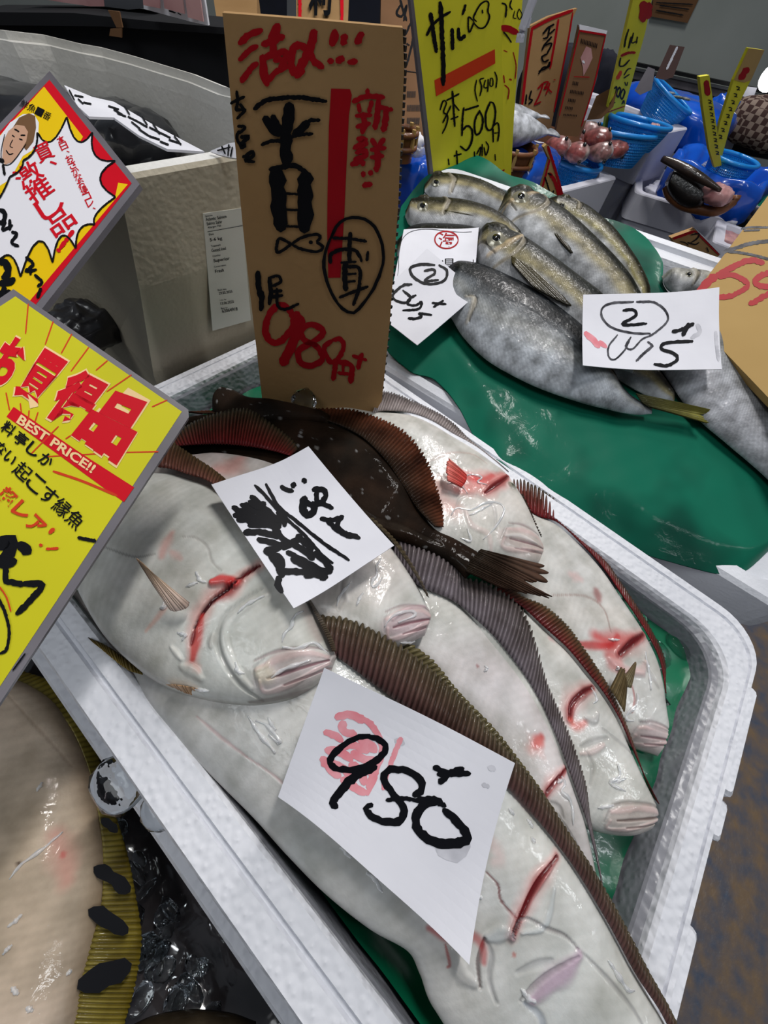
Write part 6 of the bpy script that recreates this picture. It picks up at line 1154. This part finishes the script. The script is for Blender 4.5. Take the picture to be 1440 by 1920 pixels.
sl = planed((173, 182, tz(173, 182, .5) * F), (383, 283, tz(383, 283, .5) * F), (205, 218, tz(173, 182, .5) * F - .16))
g = [panel('sheet', zs([(360, 478), (520, 545), (640, 572), (860, 700), (1150, 852), (940, 838), (780, 760), (640, 660), (500, 655), (440, 600)]), sl, 'paper', .006)]
hs = [(3, zs([(a_, b_), (a_ + dx, b_ + dy)])) for a_, b_, dx, dy in ((390, 510, 30, 60), (420, 540, 50, 10), (440, 560, 30, 30), (470, 580, 45, 10), (610, 600, 60, 20), (640, 620, 50, 30), (660, 640, 50, 20), (700, 600, 30, 50), (720, 660, 60, 30), (780, 690, 50, 30), (800, 660, 30, 50), (840, 720, 60, 30), (860, 700, 40, 60), (900, 750, 60, 30), (740, 690, 50, 40), (780, 730, 60, 40), (840, 770, 60, 20), (950, 790, 60, 20), (980, 770, 40, 50), (900, 800, 50, 20))]
g.append(ink('brush_lettering', hs, 3, sl, M['ink'], .006)); thing('handwritten_slip', g, 'long white slip with black writing leaning inside the salmon box', 'paper slip')
sl2 = plane3((400, 285, .57), (445, 300, .57), (440, 265, .60))
g = [panel('sheet', zs([(1180, 850), (1290, 805), (1400, 790), (1400, 900), (1290, 885), (1230, 870)]), sl2, 'paper', .006)] + [ink('brush_lettering', [(3, zs([(1225, 850), (1300, 830)])), (3, zs([(1250, 825), (1270, 870)])), (3, zs([(1290, 815), (1285, 880)])), (3, zs([(1310, 830), (1300, 885)]))], 3, sl2, M['ink'], .006)]
thing('handwritten_slip', g, 'small slip with black writing tucked at the salmon box corner by the tall sign', 'paper slip')

# ---------------------------------------------------------------- ice, clutter, lower left fish
def chunk(c, r, seed):
    r_ = np.random.default_rng(seed); bm = bmesh.new(); bmesh.ops.create_icosphere(bm, subdivisions=2, radius=1)
    V = np.array([v_.co[:] for v_ in bm.verts]); F_ = [tuple(v_.index for v_ in f_.verts) for f_ in bm.faces]; bm.free()
    V = V * (1 + .22 * sn(V, 2.2, seed % 7 + 1))[:, None]; return V * np.array(r) + np.array(c), F_
L_ = []
for i in range(34):
    x, y = rng.uniform(.80, .915), rng.uniform(-.60, -.05); 
    if y < -.35: x = rng.uniform(.60, .915)
    L_.append(chunk((x, y, -.085 + rng.uniform(0, .03)), rng.uniform(.018, .05, 3) * [1, 1, .6], i))
for i in range(14): L_.append(chunk((rng.uniform(.88, .93), rng.uniform(-.1, .9), -.05), rng.uniform(.015, .035, 3), 50 + i))
tag(mesh('crushed_ice', *join(L_), M['ice'], smooth=True), 'clear ice lumps between the flounders and the right wall of the box', 'ice', kind='stuff')
o = mesh('ice_lump', *chunk(up(572, 752, .07), (.045, .045, .05), 3), M['ice'], smooth=False); tag(o, 'clear ice lump leaning on the foot of the cardboard sign', 'ice')
for i, (x, y, r_, lb) in enumerate(((225, 1470, .05, 'large clear ice lump on the left rim of the flounder box'), (300, 1520, .034, 'small clear ice lump on the left rim, below the large one'), (205, 1355, .022, 'tiny ice drop high on the left rim'))):
    o = mesh('ice_lump', *chunk(up(x, y, -.04), (r_, r_ * 1.25, r_ * .3), 20 + i), M['ice'], smooth=True); tag(o, lb, 'ice')
# support table under the two front boxes
v, f = box((.45, .55, -.50), (1.60, 3.2, .14)); t1 = mesh('table_top', v, f, M['steel']); lg = [mesh('leg', *box((.45 + sx, .55 + sy, (-.57 - 2.34) / 2), (.12, .12, 2.34 - .57)), M['steel']) for sx in (-.6, .6) for sy in (-1.0, 1.4)]
thing('display_table', [t1] + lg, 'steel table carrying the flounder and salmon boxes', 'table')
v, f = box((2.0, .5, -.50), (1.4, 2.6, .14)); t1 = mesh('table_top', v, f, M['steel']); lg = [mesh('leg', *box((2.0 + sx, .5 + sy, (-.57 - 2.34) / 2), (.12, .12, 2.34 - .57)), M['steel']) for sx in (-.5, .5) for sy in (-1.1, 1.1)]
thing('display_table', [t1] + lg, 'steel table carrying the mackerel box', 'table')
# ice bed at the lower left
n = 70; gx, gy = np.meshgrid(np.linspace(-1.9, -.36, n), np.linspace(-1.4, 2.2, n), indexing='ij'); gz = -.40 + .03 * wob(gx, gy, 16, 4) + .015 * wob(gx, gy, 43, 3, 3)
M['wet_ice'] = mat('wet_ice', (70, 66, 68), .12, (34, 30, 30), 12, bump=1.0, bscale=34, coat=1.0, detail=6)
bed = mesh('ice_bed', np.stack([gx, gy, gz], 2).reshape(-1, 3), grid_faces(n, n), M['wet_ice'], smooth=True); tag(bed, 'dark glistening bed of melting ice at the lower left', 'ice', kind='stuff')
L_ = []
for i in range(150):
    px_, py_ = rng.uniform(205, 480), rng.uniform(1400, 1920)
    if py_ < 1250 + (px_ - 95) * 1.73 + 60: continue
    L_.append(chunk(up(px_, py_, -.37), rng.uniform(.010, .034, 3) * [1, 1, .7], 80 + i))
tag(mesh('crushed_ice', *join(L_), M['ice']), 'loose ice lumps beside the left wall of the flounder box', 'ice', kind='stuff')
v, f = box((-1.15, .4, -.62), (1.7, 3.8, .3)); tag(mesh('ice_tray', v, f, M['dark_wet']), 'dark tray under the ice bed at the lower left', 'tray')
mtag(blob(up(165, 610, .05), (52, 46, 40), 'dark_wet', 'plastic_bag', .15, .8, seed=6), 'dim crumpled bag in the gap left of the big worn foam box', 'plastic bag')
# spotted flatfish
pl = plane3((0, 1400, -.26), (200, 1700, -.28), (150, 1400, -.28)); BEI = np.array(L3((196, 178, 156)))
def bei(S, V, P):
    n1 = np.clip(.5 + .5 * sn(P, 7, 1.0), 0, 1)[:, None]; n2 = np.clip(.5 + .5 * sn(P, 15, 4.0), 0, 1)[:, None]; C = BEI * (1 - .35 * n1) + np.array(L3((206, 190, 186))) * .35 * n1; C = C * (1 - .15 * n2) + np.array(L3((170, 140, 100))) * .15 * n2
    ed = (np.clip((np.abs(V) - .85) / .15, 0, 1))[:, None]; C = C * (1 - .5 * ed) + np.array(L3((150, 118, 72))) * .5 * ed; return C * (1 - .06 * (.5 + .5 * np.sin(S * 300 + 9 * np.abs(V))))[:, None]
b = fish_body([(-60, 1230), (0, 1262), (70, 1290), (120, 1330), (158, 1400), (180, 1460), (196, 1540), (206, 1610), (200, 1690), (190, 1760), (172, 1830), (160, 1900), (130, 2000)],
    [(-300, 1300), (-330, 1350), (-350, 1400), (-370, 1450), (-390, 1500), (-400, 1560), (-400, 1620), (-390, 1690), (-370, 1760), (-330, 1830), (-290, 1900), (-200, 1980), (0, 2060)],
    pl, .10, bei, [([(130, 1560), (145, 1600), (150, 1640)], 40, (210, 130, 120), .45, 0, 1), ([(142, 1592), (144, 1598)], 12, (200, 70, 70), .6, 0, .9), ([(72, 1607), (76, 1609)], 8, (70, 50, 40), .9, 0, .4), ([(30, 1300), (110, 1390), (150, 1440)], 4, (150, 130, 110), .4, -.002, .5)], ns=300, nv=150)
f1 = fin('dorsal_fin', [(20, 1270), (80, 1300), (135, 1355), (170, 1430), (190, 1510), (204, 1600), (204, 1690), (190, 1760), (170, 1840), (150, 1920)], [(40, 1258), (105, 1285), (160, 1350), (186, 1430), (212, 1520), (236, 1600), (252, 1680), (262, 1760), (248, 1850), (225, 1930)], pl, 70, (120, 108, 50), (104, 90, 26), h=(.01, -.01), amp=.006, jag=.03, lag=.0)
bars = []
for a0, b0, w_ in (((194, 1622), (252, 1662), 25), ((186, 1698), (248, 1735), 30), ((170, 1832), (252, 1795), 44), ((205, 1535), (230, 1556), 16)):
    bars.append((w_, [a0, ((a0[0] + b0[0]) / 2, (a0[1] + b0[1]) / 2 - 2), b0]))
SURFX = SURF[0]
bb = ink('black_fin_bars', bars, 20, pl, M['ink'], .05, rough=.15); bb['label'] = 'black bars across the yellow fin'
zv = zc(0, 1250, .38889)
wt = water_glint([zv(p) for p in ([(300, 800), (240, 850), (180, 900), (120, 940), (80, 980), (50, 1020)], [(200, 560), (180, 600)], [(20, 1380), (60, 1340)], [(60, 1540), (90, 1580)], [(130, 1640), (160, 1660)], [(320, 1480), (350, 1465)], [(40, 1250), (70, 1230), (110, 1190)])])
thing('spotted_flatfish', [b, f1, bb, wt], 'huge beige flatfish with a yellow and black barred fin at the lower left', 'fish')
pl = plane3((250, 1900, -.30), (480, 1900, -.32), (380, 1960, -.3))
b = fish_body([(230, 1930), (290, 1903), (360, 1892), (430, 1898), (480, 1915)], [(230, 1990), (290, 2010), (360, 2020), (430, 2010), (480, 1990)], pl, .06, lambda S, V, P: np.tile(np.array(L3((70, 60, 46))), (len(S), 1)) * (.8 + .3 * sn(P, 60, 1.0))[:, None], mat_=M['dark_skin'], ns=60, nv=40)
thing('dark_flatfish', [b], 'dark brown fish back at the bottom edge beside the ice', 'fish')
